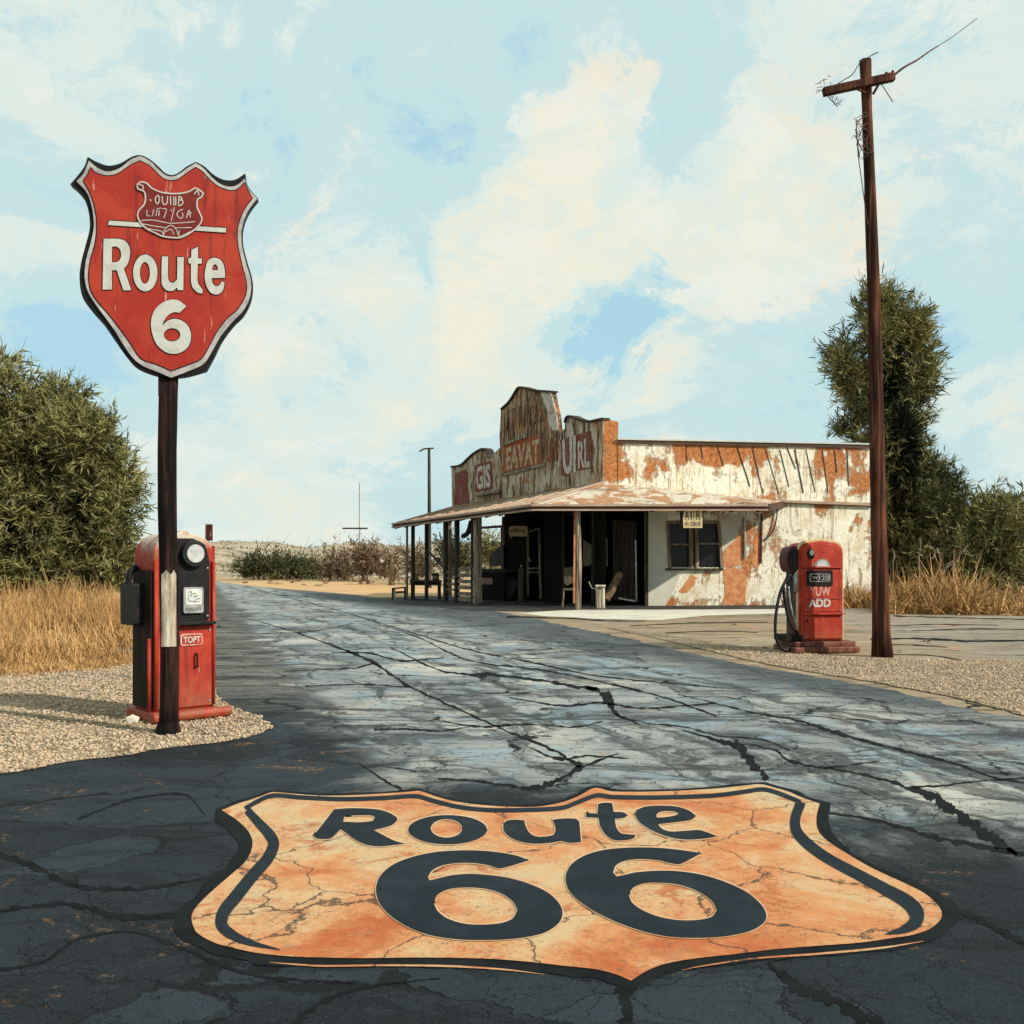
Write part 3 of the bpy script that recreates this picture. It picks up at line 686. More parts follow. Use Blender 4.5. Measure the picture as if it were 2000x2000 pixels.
FC = [([(1110, 1192), (1270, 1190), (1400, 1188), (1700, 1186)], (2, 1.5, 2, 1)), ([(990, 1205), (1100, 1207), (1180, 1212), (1260, 1213)], (3, 2, 2, 1)),
      ([(1230, 1222), (1350, 1217), (1500, 1215)], (1, 1.5, 1)), ([(1300, 1236), (1400, 1232), (1480, 1235)], (1.5, 1, 1)),
      ([(1700, 1248), (1800, 1247), (1900, 1252), (2050, 1250)], (2, 3, 4, 2)), ([(1735, 1258), (1790, 1260), (1850, 1264)], (1, 2, 1)),
      ([(1720, 1278), (1820, 1280), (1900, 1292), (2050, 1295)], (1, 1.5, 2, 1)), ([(1745, 1203), (1850, 1206), (2050, 1211)], (2, 1.5, 2)),
      ([(1780, 1232), (1900, 1228), (2050, 1230)], (1, 2, 1)), ([(1740, 1222), (1830, 1219), (1950, 1221)], (1, 1.5, 1))]
for pts, ws in FC: strip(mb, pts, ws, gz(.009), 8, .4)
mb.build('forecourt_cracks', M['crack'], kind='structure')

# ------------------------------------------------------------------ painted route shield on the road
c5 = crop(0, 0, 340, 1520, .41408); c6b = crop(0, 0, 1100, 1520, .41408)
outl = c5([(225, 150), (300, 120), (400, 88), (460, 66), (530, 70), (700, 82), (900, 77), (1100, 64), (1160, 60), (1230, 84), (1330, 110), (1500, 130), (1700, 135)]) + \
       c6b([(0, 112), (80, 80), (150, 45), (230, 62), (450, 62), (700, 50), (850, 35), (930, 28), (990, 42), (1060, 62), (1120, 88), (1210, 120), (1195, 180), (1200, 240), (1240, 290), (1330, 350), (1450, 420), (1600, 490), (1700, 540), (1760, 590), (1785, 630), (1780, 665), (1730, 710), (1640, 740), (1560, 752), (1400, 775), (1200, 790), (1000, 806), (800, 830), (620, 850), (480, 875), (390, 910), (320, 955), (250, 925), (150, 900), (0, 884)]) + \
       c5([(1700, 868), (1500, 852), (1200, 845), (900, 848), (700, 845), (560, 840), (400, 825), (280, 800), (190, 775), (110, 730), (85, 680), (85, 640), (110, 600), (170, 540), (250, 470), (330, 400), (360, 350), (370, 300), (350, 250), (300, 200), (240, 160)])
outl = smooth(outl, True, 4, 50)
rs_ = thing('route_shield_marking', 'large orange highway shield with black Route 66 lettering painted across the road', 'road marking', G(1100, 1740))
halo = offs(outl, 23, 4, 19); halo = [(x+13*mnoise.noise(Vector((x*.02, y*.03, 2)))+random.uniform(-1.5, 1.5)+(-9 if x < 700 and 1600 < y < 1840 else (10 if x > 1600 and y > 1700 else 0)), y+(5*mnoise.noise(Vector((x*.02, y*.03, 6)))+random.uniform(-.8, .8))*(1 if y > 1700 else .3)) for x, y in halo]
mb = MB(); mb.poly([halo], gz(.0110)); mb.build('tar_border', M['halo'], rs_, world=True)
mb = MB(); mb.poly([outl], gz(.0140)); mb.build('orange_field', M['decal'], rs_, world=True)
mb = MB()
strip(mb, c5([(450, 868), (580, 878), (700, 885), (1000, 882), (1300, 886), (1560, 902), (1750, 925)]), (.5, 3, 3.5, 3.5, 4, 3, .5), gz(.0125), 6)
strip(mb, c6b([(560, 905), (640, 888), (900, 850), (1200, 828), (1500, 800), (1700, 768)]), (.5, 2, 3, 4, 4, 1), gz(.0125), 6)
mb.build('outer_stripe', M['decal'], rs_, world=True)
mb = MB()
strip(mb, c5([(335, 142), (420, 95), (480, 80), (600, 90), (800, 98), (1000, 92), (1140, 84), (1230, 108), (1350, 136), (1500, 150), (1700, 148)])+c6b([(0, 138), (80, 108), (160, 80), (230, 88), (450, 90), (700, 82), (850, 64), (940, 52), (1010, 68), (1120, 112)]), 8.5, gz(.0165), 6)
strip(mb, c5([(345, 150), (400, 210), (450, 265), (470, 310), (440, 380), (370, 460), (290, 560), (235, 630), (225, 690), (270, 735), (360, 775), (500, 808)]), [w*.414 for w in (34, 42, 50, 52, 54, 56, 60, 58, 56, 46, 28, 4)], gz(.0167), 6)
strip(mb, c6b([(1122, 112), (1095, 190), (1102, 250), (1155, 310), (1250, 378), (1400, 458), (1530, 528), (1620, 580), (1665, 630), (1660, 680), (1600, 715), (1520, 735)]), [w*.414 for w in (46, 46, 50, 50, 48, 50, 55, 65, 72, 62, 35, 4)], gz(.0169), 6)
mb.build('black_band', M['decal_black'], rs_, world=True)
cA = crop(0, 0, 600, 1540, .20704); cB = crop(0, 0, 960, 1540, .2381); cC = crop(0, 0, 720, 1640, .20704); cD = crop(0, 0, 1080, 1640, .22774)
GL = [[cA([(60, 445), (150, 330), (255, 195), (400, 185), (560, 188), (680, 200), (780, 230), (845, 270), (850, 300), (800, 345), (700, 375), (630, 392), (720, 440), (820, 490), (925, 520), (800, 535), (680, 545), (560, 530), (450, 480), (370, 420), (315, 382), (270, 430), (220, 470), (150, 475), (90, 470)]),
       cA([(350, 255), (600, 252), (640, 270), (620, 305), (500, 318), (340, 313)])],
      [cA(ell(1325, 388, 372, 138, 20)), cA(ell(1315, 375, 148, 87, 16))],
      [cB([(100, 290), (130, 262), (200, 255), (270, 262), (285, 320), (320, 370), (380, 395), (450, 392), (510, 380), (525, 340), (515, 290), (500, 255), (600, 245), (690, 248), (720, 270), (728, 350), (735, 438), (640, 445), (575, 430), (480, 445), (350, 452), (220, 430), (140, 390), (100, 340)])],
      [cB([(775, 200), (870, 205), (875, 125), (930, 115), (990, 118), (1003, 190), (1080, 195), (1120, 220), (1085, 240), (1012, 248), (1025, 320), (1060, 365), (1120, 375), (1185, 380), (1160, 410), (1080, 425), (1000, 418), (930, 370), (890, 300), (878, 240), (775, 235)])],
      [cB([(1175, 215), (1190, 175), (1260, 148), (1380, 140), (1520, 148), (1620, 180), (1680, 225), (1640, 255), (1550, 270), (1365, 292), (1400, 330), (1470, 352), (1600, 345), (1700, 340), (1760, 355), (1855, 392), (1750, 410), (1600, 418), (1470, 400), (1330, 350), (1220, 280)]),
       cB([(1345, 238), (1365, 200), (1420, 185), (1500, 188), (1535, 205), (1500, 222), (1420, 235)])],
      [cC([(1510, 195), (1400, 150), (1200, 115), (1000, 100), (800, 102), (600, 120), (400, 165), (230, 235), (110, 340), (70, 460), (100, 590), (200, 710), (350, 810), (550, 890), (800, 935), (1100, 945), (1400, 930), (1650, 880), (1790, 790), (1830, 690), (1790, 590), (1680, 490), (1500, 410), (1300, 355), (1100, 330), (950, 322), (780, 335), (650, 365), (575, 383), (560, 350), (600, 290), (700, 240), (850, 218), (1000, 220), (1130, 240), (1245, 270)]),
       cC([(615, 600), (650, 520), (760, 465), (900, 450), (1080, 458), (1240, 500), (1360, 580), (1405, 660), (1360, 740), (1250, 785), (1080, 800), (900, 790), (740, 740), (650, 670)])],
      [cD([(1275, 115), (1150, 95), (950, 72), (750, 65), (600, 70), (420, 90), (270, 135), (160, 210), (110, 310), (130, 420), (220, 520), (370, 620), (560, 710), (780, 785), (1000, 830), (1250, 840), (1500, 825), (1700, 780), (1810, 710), (1830, 640), (1790, 560), (1680, 460), (1500, 370), (1300, 305), (1100, 272), (900, 265), (700, 280), (620, 300), (545, 315), (515, 280), (540, 220), (620, 180), (750, 165), (900, 175), (1010, 200), (1100, 205)]),
       cD([(650, 470), (690, 410), (790, 372), (920, 368), (1080, 385), (1240, 440), (1360, 520), (1405, 600), (1370, 655), (1260, 685), (1100, 690), (930, 665), (780, 610), (680, 540)])]]
mo = MB()
for L in GL:
    L = [smooth(l, True, 4, 48) for l in L]
    mb = MB(); mb.poly(L, gz(.0190)); mb.build('letter', M['decal_black'], rs_, world=True)
    for l in L: strip(mo, l+[l[0], l[1]], 4.0, gz(.0175), 1)
mo.build('letter_edging', M['decal_cream'], rs_, world=True)

# ------------------------------------------------------------------ route sign on its post (left)
SX, SY = G(329, 1436)[:2]
SY = 8.93; SX = (329-1000)/2000*SY
sth = R(12); sd = (math.cos(sth), math.sin(sth)); sn = Vector((math.sin(sth), -math.cos(sth), 0))
sgn = thing('route_sign', 'tall red shield sign reading Route 6 on a dark round post', 'sign', (SX, SY, .014))
so_ = (SX-.02, SY-.10)
def SPL(dep): 
    o = (so_[0]+sn.x*dep, so_[1]+sn.y*dep); return lambda x, y: on_plane(x, y, o, sd)
c3 = crop(0, 0, 100, 260, .25882)
rimo = c3([(285, 208), (350, 262), (430, 290), (520, 262), (600, 200), (672, 172), (745, 210), (800, 262), (855, 312), (908, 328), (960, 312), (1030, 262), (1092, 225), (1150, 265), (1210, 330), (1262, 375), (1320, 400), (1372, 403), (1420, 380), (1460, 342), (1490, 420), (1555, 495), (1500, 560), (1460, 640), (1435, 740), (1440, 850), (1470, 980), (1508, 1120), (1495, 1250), (1440, 1350), (1370, 1420), (1280, 1530), (1210, 1650), (1150, 1740), (1050, 1790), (905, 1845), (800, 1800), (700, 1760), (620, 1700), (540, 1590), (480, 1490), (400, 1380), (320, 1270), (270, 1180), (252, 1080), (262, 960), (300, 820), (322, 700), (310, 570), (270, 450), (190, 362), (240, 310)])
back = c3([(275, 178), (340, 215), (430, 245), (520, 228), (600, 182), (670, 165), (745, 198), (810, 252), (860, 300), (908, 316), (955, 302), (1025, 250), (1092, 216), (1155, 250), (1215, 305), (1262, 335), (1320, 355), (1390, 350), (1465, 303), (1485, 400), (1562, 495), (1508, 565), (1468, 640), (1444, 740), (1450, 850), (1482, 980), (1520, 1120), (1508, 1255), (1450, 1370), (1380, 1440), (1290, 1560), (1225, 1690), (1170, 1790), (1050, 1825), (950, 1840), (800, 1828), (650, 1772), (580, 1705), (480, 1565), (400, 1450), (300, 1335), (235, 1235), (213, 1100), (225, 980), (258, 850), (290, 720), (283, 600), (250, 500), (190, 425), (143, 385), (200, 320), (250, 252)])
inn = c3([(297, 262), (335, 302), (420, 325), (500, 310), (600, 245), (668, 212), (735, 245), (800, 308), (850, 348), (910, 362), (962, 350), (1040, 295), (1090, 262), (1140, 295), (1200, 360), (1260, 405), (1320, 430), (1380, 437), (1430, 410), (1460, 375), (1480, 430), (1515, 490), (1460, 560), (1420, 650), (1400, 740), (1405, 850), (1435, 990), (1470, 1140), (1460, 1230), (1400, 1330), (1330, 1390), (1250, 1490), (1180, 1620), (1130, 1700), (1030, 1745), (905, 1790), (790, 1740), (680, 1700), (610, 1600), (540, 1500), (440, 1370), (345, 1260), (300, 1180), (285, 1080), (300, 960), (335, 830), (347, 700), (335, 580), (300, 460), (245, 358), (280, 310)])
mb = MB(); mb.poly([smooth(back, True, 4, 40)], SPL(0), -sn*.09); mb.build('backing_plate', M['black'], sgn, world=True)
mb = MB(); mb.poly([smooth(rimo, True, 4, 40)], SPL(.022), -sn*.02); mb.build('rim', M['rim'], sgn, world=True)
io = smooth(inn, True, 4, 40)
mb = MB(); mb.poly([offs(io, 2.0, 2.0)], SPL(.025), -sn*.002); mb.build('inner_outline', M['blackline'], sgn, world=True)
mb = MB(); mb.poly([io], SPL(.029), -sn*.003); mb.build('face_panel', M['signred'], sgn, world=True)
mb = MB(); strip(mb, c3([(1000, 768), (1010, 775)]), 1, SPL(.03))
SLT = [[c3([(395, 797), (500, 797), (560, 815), (592, 870), (592, 930), (575, 990), (548, 1022), (605, 1185), (545, 1187), (495, 1035), (458, 1035), (458, 1180), (388, 1180)]), c3([(458, 857), (495, 857), (520, 880), (528, 920), (518, 955), (495, 972), (458, 975)])],
       [c3(ell(710, 1055, 92, 139, 22)), c3(ell(707, 1055, 38, 82, 18))],
       [c3([(835, 930), (882, 930), (882, 1090), (895, 1125), (920, 1130), (950, 1105), (952, 935), (1000, 935), (997, 1185), (955, 1185), (950, 1165), (915, 1190), (870, 1185), (838, 1150), (832, 1090)])],
       [c3([(1058, 880), (1108, 857), (1108, 945), (1138, 945), (1136, 985), (1106, 985), (1104, 1110), (1115, 1145), (1142, 1180), (1138, 1212), (1100, 1200), (1065, 1160), (1055, 1110), (1055, 985), (1035, 980), (1035, 945), (1056, 940)])],
       [c3([(1165, 1020), (1180, 968), (1215, 942), (1255, 944), (1290, 970), (1308, 1020), (1312, 1092), (1212, 1094), (1216, 1125), (1232, 1150), (1255, 1156), (1275, 1140), (1285, 1118), (1308, 1125), (1300, 1175), (1275, 1208), (1240, 1218), (1200, 1200), (1170, 1150), (1158, 1085)]), c3([(1213, 1033), (1222, 1000), (1238, 988), (1254, 1005), (1258, 1035)])],
       [c3([(1020, 1305), (965, 1357), (935, 1350), (895, 1365), (862, 1395), (842, 1435), (838, 1455), (870, 1422), (920, 1402), (975, 1410), (1030, 1450), (1055, 1520), (1045, 1590), (1005, 1640), (940, 1665), (870, 1655), (800, 1600), (765, 1520), (752, 1430), (775, 1345), (830, 1285), (900, 1257), (960, 1262)]), c3(ell(912, 1522, 62, 50, 18))]]
mo = MB()
for L in SLT:
    L = [smooth(l, True, 4, 48) for l in L]
    mb = MB(); mb.poly(L, SPL(.040), -sn*.006); mb.build('letter', M['whitepaint'], sgn, world=True)
    L2 = [offs(L[0], 1.7, 1.7)]+[offs(l, -1.5, -1.5) for l in L[1:]]
    mo.poly(L2, SPL(.033), -sn*.003)
bar = c3([(437, 660), (428, 693), (1318, 750), (1320, 716)])
mo.poly([offs(smooth(bar, True, 3, 20), 1.8, 1.8)], SPL(.033), -sn*.003)
mo.build('letter_outline', M['blackline'], sgn, world=True)
mb = MB(); mb.poly([bar], SPL(.038), -sn*.004); mb.build('crossbar', M['whitepaint'], sgn, world=True)
emb = c3([(650, 385), (680, 368), (720, 378), (760, 415), (830, 445), (900, 455), (970, 455), (1040, 440), (1085, 415), (1112, 425), (1150, 455), (1130, 485), (1105, 500), (1102, 560), (1120, 600), (1138, 650), (1120, 690), (1080, 730), (1010, 775), (960, 790), (850, 780), (790, 755), (720, 720), (670, 670), (652, 620), (665, 580), (700, 540), (712, 490), (700, 440), (655, 420)])
emb = smooth(emb, True, 4, 60)
mb = MB(); mb.poly([emb], SPL(.042), -sn*.003); mb.build('emblem', M['emblemred'], sgn, world=True)
mb = MB(); E = SPL(.045)
strip(mb, emb+[emb[0], emb[1]], 2.6, E, 1)
STK = [[(800, 470), (785, 500), (800, 535), (815, 510), (812, 475), (800, 470)], [(838, 475), (840, 520), (855, 540), (875, 525), (878, 475)], [(900, 475), (902, 540)], [(925, 478), (925, 545)], [(940, 478), (940, 545)],
       [(965, 475), (962, 545), (990, 535), (992, 510), (970, 505), (990, 495), (965, 475)], [(745, 500), (755, 512)],
       [(725, 580), (722, 620), (745, 625)], [(775, 575), (760, 630)], [(800, 570), (790, 625)], [(800, 570), (830, 565)], [(815, 580), (812, 625)], [(835, 570), (870, 575), (850, 640)], [(905, 575), (908, 590)], [(930, 560), (905, 665)],
       [(995, 575), (960, 590), (950, 620), (980, 645), (995, 620), (985, 600)], [(1020, 640), (1040, 580), (1050, 635)], [(1030, 615), (1060, 600)],
       [(680, 660), (760, 655), (850, 672), (905, 680), (960, 678), (1085, 668)], [(690, 685), (800, 705), (870, 715)], [(940, 715), (1060, 712)],
       [(850, 775), (855, 730), (900, 695), (940, 720), (965, 785)], [(860, 745), (905, 725), (925, 765)], [(660, 385), (695, 400), (690, 425)], [(1080, 460), (1105, 430), (1115, 470)], [(970, 735), (965, 780), (1060, 740)], [(720, 720), (830, 740), (850, 770)]]
for st in STK: strip(mb, c3(st), 2.0 if st[0][1] < 555 else 1.5, E, 3)
mb.build('emblem_lines', M['whitepaint'], sgn, world=True)
mb = MB(); zs = np.linspace(0, 3.22, 14)
mb.tube([(SX+.012*math.sin(z*2.1), SY, z) for z in zs], [.088 if z < .1 else .080 for z in zs], 18, jit=.06); mb.build('post', M['signpole'], sgn, smooth=True, world=True)
mb = MB()
for a0, w_ in ((-1.9, .9), (-1.02, .5)):
    pr = [(math.cos(a0+i*w_/5), math.sin(a0+i*w_/5)) for i in range(6)]
    lo, hi = P3(0, 1262, 8.9).z, P3(0, 1114, 8.9).z
    for i in range(5):
        (xa, ya), (xb, yb) = pr[i], pr[i+1]
        vs = [(SX+x*r_, SY+y*r_, z) for z in (lo, hi-.015*abs(i-2)) for x, y in ((xa, ya), (xb, yb)) for r_ in (.082, .097)]
        mb.add(vs, [(0, 1, 3, 2), (4, 6, 7, 5), (0, 4, 5, 1), (2, 3, 7, 6), (0, 2, 6, 4), (1, 5, 7, 3)])
mb.build('pale_sleeve', M['sleeve'], sgn, world=True)
mb = MB(); mb.tube([(SX, SY, .0), (SX, SY, .05), (SX, SY, .12)], [.115, .105, .086], 16, jit=.2); mb.build('post_collar', M['signpole'], sgn, world=True)
mb = MB()
mb.box((SX-.01, SY-.04, 3.6), (.12, .05, 1.3), sth); mb.build('mounting_bracket', M['black'], sgn, world=True)

# ------------------------------------------------------------------ fuel pumps
def arch(w, z0, z1, r, n=8, dome=.03):
    """front outline of a pump case: square foot, rounded shoulders, slightly domed top"""
    pts = [(-w/2, z0), (w/2, z0)]
    for i in range(n+1):
        a = math.pi/2*i/n; pts.append((w/2-r+r*math.cos(a), z1-r-dome+r*math.sin(a)))
    pts.append((0, z1))
    for i in range(n+1):
        a = math.pi/2+math.pi/2*i/n; pts.append((-w/2+r+r*math.cos(a), z1-r-dome+r*math.sin(a)))
    return pts
def rrect(x0, x1, z0, z1, r, n=5):
    out = []
    for cx, cz, a0 in ((x1-r, z1-r, 0), (x0+r, z1-r, 90), (x0+r, z0+r, 180), (x1-r, z0+r, 270)):
        for i in range(n+1): a = R(a0+90*i/n); out.append((cx+r*math.cos(a), cz+r*math.sin(a)))
    return out
def FY(y): return lambda u, v: Vector((u, y, v))

# right pump, local x = width, front = -y
w, d = .78, .58
p = thing('gas_pump', 'red gas pump with ADD lettering and looping black hose beside the utility pole', 'gas pump', (5.12, 17.35, .016), R(9))
yf = -d/2
mb = MB(); mb.box((.02, -.02, .05), (1.16, .86, .10)); mb.box((.02, -.02, .14), (1.06, .76, .09)); mb.build('plinth', M['maroon'], p, bevel=.02)
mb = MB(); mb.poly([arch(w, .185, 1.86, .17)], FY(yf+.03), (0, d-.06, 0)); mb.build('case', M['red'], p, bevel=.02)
mb = MB(); mb.poly([arch(w+.05, .185, 1.90, .185)], FY(yf+.06), (0, .05, 0)); mb.build('case_trim', M['cream'], p, bevel=.012)
mb = MB(); mb.poly([arch(w-.05, .21, 1.82, .15)], FY(yf), (0, .04, 0)); mb.build('front_panel', M['red'], p, bevel=.012)
mb = MB(); mb.poly([rrect(-.325, .345, .68, 1.385, .02)], FY(yf-.014), (0, .018, 0)); mb.build('upper_door', M['red'], p, bevel=.006)
mb = MB(); mb.poly([rrect(-.315, .355, .235, .60, .02)], FY(yf-.014), (0, .018, 0)); dr = mb.build('lower_door', M['red'], p, bevel=.006)
mb = MB(); mb.tube([(-.27, yf-.03, .56), (-.27, yf-.03, .50)], .012, 8); mb.build('latch', M['grime_shade'], dr)
mb = MB(); mb.box((.0, yf-.02, 1.415), (.70, .055, .022)); mb.build('ledge_trim', M['red'], p, bevel=.006)
mb = MB(); mb.box((.01, yf-.03, .64), (.72, .075, .025)); mb.build('ledge_trim', M['red'], p, bevel=.006)
mb = MB(); mb.disc((-.20, yf, 1.635), (0, -1, 0), .088, .02, rx=.066); gg = mb.build('gauge', M['grime_shade'], p)
mb = MB(); mb.disc((-.19, yf-.02, 1.66), (0, -1, 0), .048, .01, rx=.036); mb.build('lens', M['label'], gg)
mb = MB(); hw = [(.13*math.cos(a), .125*math.sin(a)) for a in np.linspace(0, math.pi, 18)]
mb.poly([[(x*1.05-.0, 1.425+z*1.05) for x, z in hw]], FY(yf-.012), (0, .02, 0)); wd = mb.build('window_surround', M['steel'], p)
mb = MB(); mb.poly([[(x*.78, 1.43+z*.8) for x, z in hw]], FY(yf-.020), (0, .01, 0)); mb.build('window', M['lens'], wd)
mb = MB(); mb.poly([rrect(-.285, .175, 1.105, 1.365, .015)], FY(yf-.034), (0, .024, 0)); ds = mb.build('display', M['black'], p, bevel=.006)
mb = MB(); a_ = rrect(-.235, .13, 1.175, 1.31, .03); b_ = [(x*.93+(-.0525)*.07, (z-1.2425)*.82+1.2425) for x, z in a_]
mb.poly([a_, b_[::-1]], FY(yf-.044), (0, .01, 0)); mb.build('display_frame', M['steel'], ds)
mb = MB(); f_ = lambda x0, x1, z0, z1, y=yf-.046: [(x0, y, z1), (x1, y, z1), (x1, y, z0), (x0, y, z0)]
put_text(mb, 'w)', f_(-.20, -.05, 1.20, 1.285)); put_text(mb, '2III', f_(-.03, .11, 1.20, 1.285)); mb.build('display_numbers', M['steel'], ds)
mb = MB(); put_text(mb, 'YUW', f_(-.225, .145, .935, 1.095, yf-.017), .03); mb.build('lettering', M['pinkpaint'], p)
mb = MB(); put_text(mb, 'ADD', f_(-.24, .145, .755, .895, yf-.017), .035); mb.build('lettering', M['whitepaint'], p)
for x, z in ((-.30, 1.36), (.32, 1.36), (-.30, .71), (.32, .71), (-.29, .58), (.33, .58), (-.29, .26), (.33, .26)):
    mb = MB(); mb.disc((x, yf-.014, z), (0, -1, 0), .011, .006, 10); mb.build('bolt', M['steel'], p)
mb = MB(); mb.box((.0, yf-.018, .885), (.60, .006, .006)); mb.build('door_seam', M['grime_shade'], p)
# side equipment on the left flank
xs_ = -w/2
mb = MB(); mb.poly([[(-.20, .25), (.20, .25), (.20, 1.36), (-.20, 1.36)]], lambda u, v: Vector((xs_-.012, u, v)), (.02, 0, 0)); mb.build('side_shade_panel', M['maroon'], p)  # dark maroon puts the flank's shade into the panel colour
mb = MB(); mb.poly([[(-.21, .98), (.19, .98), (.19, 1.55), (-.21, 1.55)]], lambda u, v: Vector((xs_-.03, u, v)), (.02, 0, 0)); mb.build('nozzle_recess', M['black'], p)
mb = MB(); hd = [(-.17, -.02), (-.215, .08), (-.22, .24), (-.17, .36), (-.09, .40), (.0, .38), (.0, -.02), (-.1, -.04)]
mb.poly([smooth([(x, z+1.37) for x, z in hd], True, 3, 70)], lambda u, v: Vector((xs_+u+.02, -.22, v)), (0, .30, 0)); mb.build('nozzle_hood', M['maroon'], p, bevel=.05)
mb = MB(); mb.poly([smooth([(x*.80+.0, (z-.19)*.82+.18+1.37) for x, z in hd], True, 3, 70)], lambda u, v: Vector((xs_+u+.01, -.236, v)), (0, .03, 0)); mb.build('hood_face', M['black'], p, bevel=.006)
mb = MB(); mb.tube([(xs_-.05, -.23, 1.00), (xs_-.05, -.23, 1.33)], .035, 10); mb.build('nozzle_cradle', M['steel'], p, smooth=True)
mb = MB(); mb.tube([(xs_-.10, -.27, 1.32), (xs_-.20, -.28, 1.27), (xs_-.30, -.29, 1.10)], [.03, .035, .022], 10); mb.tube([(xs_-.13, -.27, 1.24), (xs_-.20, -.27, 1.16), (xs_-.10, -.27, 1.20)], .012, 8); mb.build('nozzle', M['black'], p, smooth=True)
def sm3(pts, n=6):
    P = [Vector(q) for q in pts]; out = []
    for i in range(len(P)-1):
        p0, p1, p2, p3 = P[max(i-1, 0)], P[i], P[i+1], P[min(i+2, len(P)-1)]
        for j in range(n):
            t = j/n; out.append(.5*((2*p1)+(-p0+p2)*t+(2*p0-5*p1+4*p2-p3)*t*t+(-p0+3*p1-3*p2+p3)*t**3))
    return out+[P[-1]]
mb = MB()
mb.tube(sm3([(xs_-.16, -.28, 1.30), (xs_-.34, -.32, 1.05), (xs_-.43, -.34, .72), (xs_-.455, -.34, .40), (xs_-.42, -.33, .20), (xs_-.33, -.32, .07), (xs_-.20, -.30, .05), (xs_-.10, -.28, .12)]), .025, 10); mb.build('hose', M['rubber'], p, smooth=True)
mb = MB(); mb.tube(sm3([(xs_-.30, -.30, 1.12), (xs_-.27, -.31, .86), (xs_-.22, -.31, .62), (xs_-.14, -.31, .42), (xs_-.06, -.30, .34), (xs_-.02, -.26, .20)]), .028, 10); mb.build('hose', M['rubber'], p, smooth=True)
mb = MB(); mb.tube(sm3([(xs_-.20, -.29, 1.10), (xs_-.17, -.30, .80), (xs_-.10, -.30, .55), (xs_-.05, -.29, .42)]), .016, 8); mb.build('hose_guide', M['steel'], p, smooth=True)
mb = MB(); mb.box((xs_-.10, -.05, .24), (.30, .5, .10)); mb.build('side_foot', M['grime_shade'], p, bevel=.015)

# left pump
w, d = .60, .50
th = R(42); nf = Vector((math.sin(th), -math.cos(th), 0)); fc = Vector((-3.10, 9.72, 0)); cc_ = fc-nf*d/2
p = thing('gas_pump', 'faded red gas pump with round dial and pale domed top, behind the sign post', 'gas pump', (cc_.x, cc_.y, .016), th)
yf = -d/2
mb = MB(); mb.box((0, 0, .05), (.70, .60, .09)); mb.tube([(-.36, -.33, .055), (.42, -.33, .055)], .05, 12); mb.build('plinth', M['red'], p, bevel=.012)
mb = MB(); mb.poly([arch(w, .09, 1.80, .20, dome=.04)], FY(yf+.02), (0, d-.04, 0)); mb.build('case', M['dome'], p, bevel=.03)
mb = MB(); mb.poly([arch(w-.07, .12, .88, .02, dome=.0)], FY(yf), (0, .03, 0)); mb.build('front_door', M['red'], p, bevel=.008)
mb = MB(); mb.poly([[(-.235, .90), (-.02, .90), (.12, .88), (.245, .95), (.245, 1.50), (.20, 1.66), (.08, 1.72), (-.08, 1.72), (-.20, 1.66), (-.235, 1.50)]], FY(yf-.004), (0, .03, 0)); mb.build('recess_panel', M['black'], p, bevel=.006)
mb = MB(); mb.disc((.065, yf-.004, 1.575), (0, -1, 0), .125, .07); dl = mb.build('dial_housing', M['rubber'], p, bevel=.012)
mb = MB(); mb.disc((.065, yf-.074, 1.575), (0, -1, 0), .086, .012); mb.build('dial_lens', M['lens'], dl, bevel=.005)
mb = MB(); mb.poly([rrect(-.035, .165, 1.01, 1.255, .02)], FY(yf-.04), (0, .04, 0)); mr = mb.build('meter_box', M['steel'], p, bevel=.006)
mb = MB(); mb.poly([rrect(-.018, .145, 1.09, 1.24, .012)], FY(yf-.046), (0, .006, 0)); mb.build('meter_label', M['label'], mr)
mb = MB(); g_ = lambda L: [(-.015+x*.155, 1.095+z*.14) for x, z in L]
for L in ([(.1, .8), (.35, .85), (.3, .5)], [(.4, .7), (.6, .75), (.55, .5), (.8, .6)], [(.5, .2), (.75, .35), (.95, .4)], [(.1, .25), (.6, .15), (.9, .2)], [(.15, .65), (.12, .3)]): strip(mb, g_(L), .006, FY(yf-.048), 4)
mb.build('meter_sketch', M['ink'], mr); mb = MB()
for i in range(9): strip(mb, [(-.015+i*.018, 1.035), (-.015+i*.018, 1.065)], .006, FY(yf-.042), 2)
mb.build('meter_scale', M['ink'], mr)
mb = MB(); mb.box((.02, yf-.045, .915), (.50, .09, .03)); mb.build('shelf', M['black'], p, bevel=.006)
mb = MB(); mb.poly([rrect(-.055, .17, .70, .815, .025)], FY(yf-.014), (0, .014, 0)); bd = mb.build('badge', M['pinkpaint'], p, bevel=.004)
mb = MB(); mb.poly([rrect(-.04, .155, .715, .80, .018)], FY(yf-.017), (0, .004, 0)); mb.build('badge_field', M['signred'], bd)
mb = MB(); put_text(mb, 'TOPT', f_(-.028, .143, .727, .788, yf-.0185), .02); mb.build('badge_lettering', M['whitepaint'], bd)
for x in (-.285, .285): mb = MB(); mb.tube([(x, yf+.0, .12), (x, yf+.0, 1.5)], .018, 8); mb.build('corner_strip', M['red'], p, smooth=True)
for x, z in ((-.24, .84), (.24, .84), (-.24, .16), (.24, .16), (-.21, 1.44), (.22, 1.44), (.22, .98)):
    mb = MB(); mb.disc((x, yf-.004, z), (0, -1, 0), .010, .006, 10); mb.build('bolt', M['steel'], p)
mb = MB(); mb.tube([(.10, yf-.005, .62), (.10, yf-.04, .61), (.10, yf-.04, .50), (.10, yf-.005, .49)], .010, 8); mb.build('door_handle', M['grime_shade'], p, smooth=True)
xs_ = -w/2
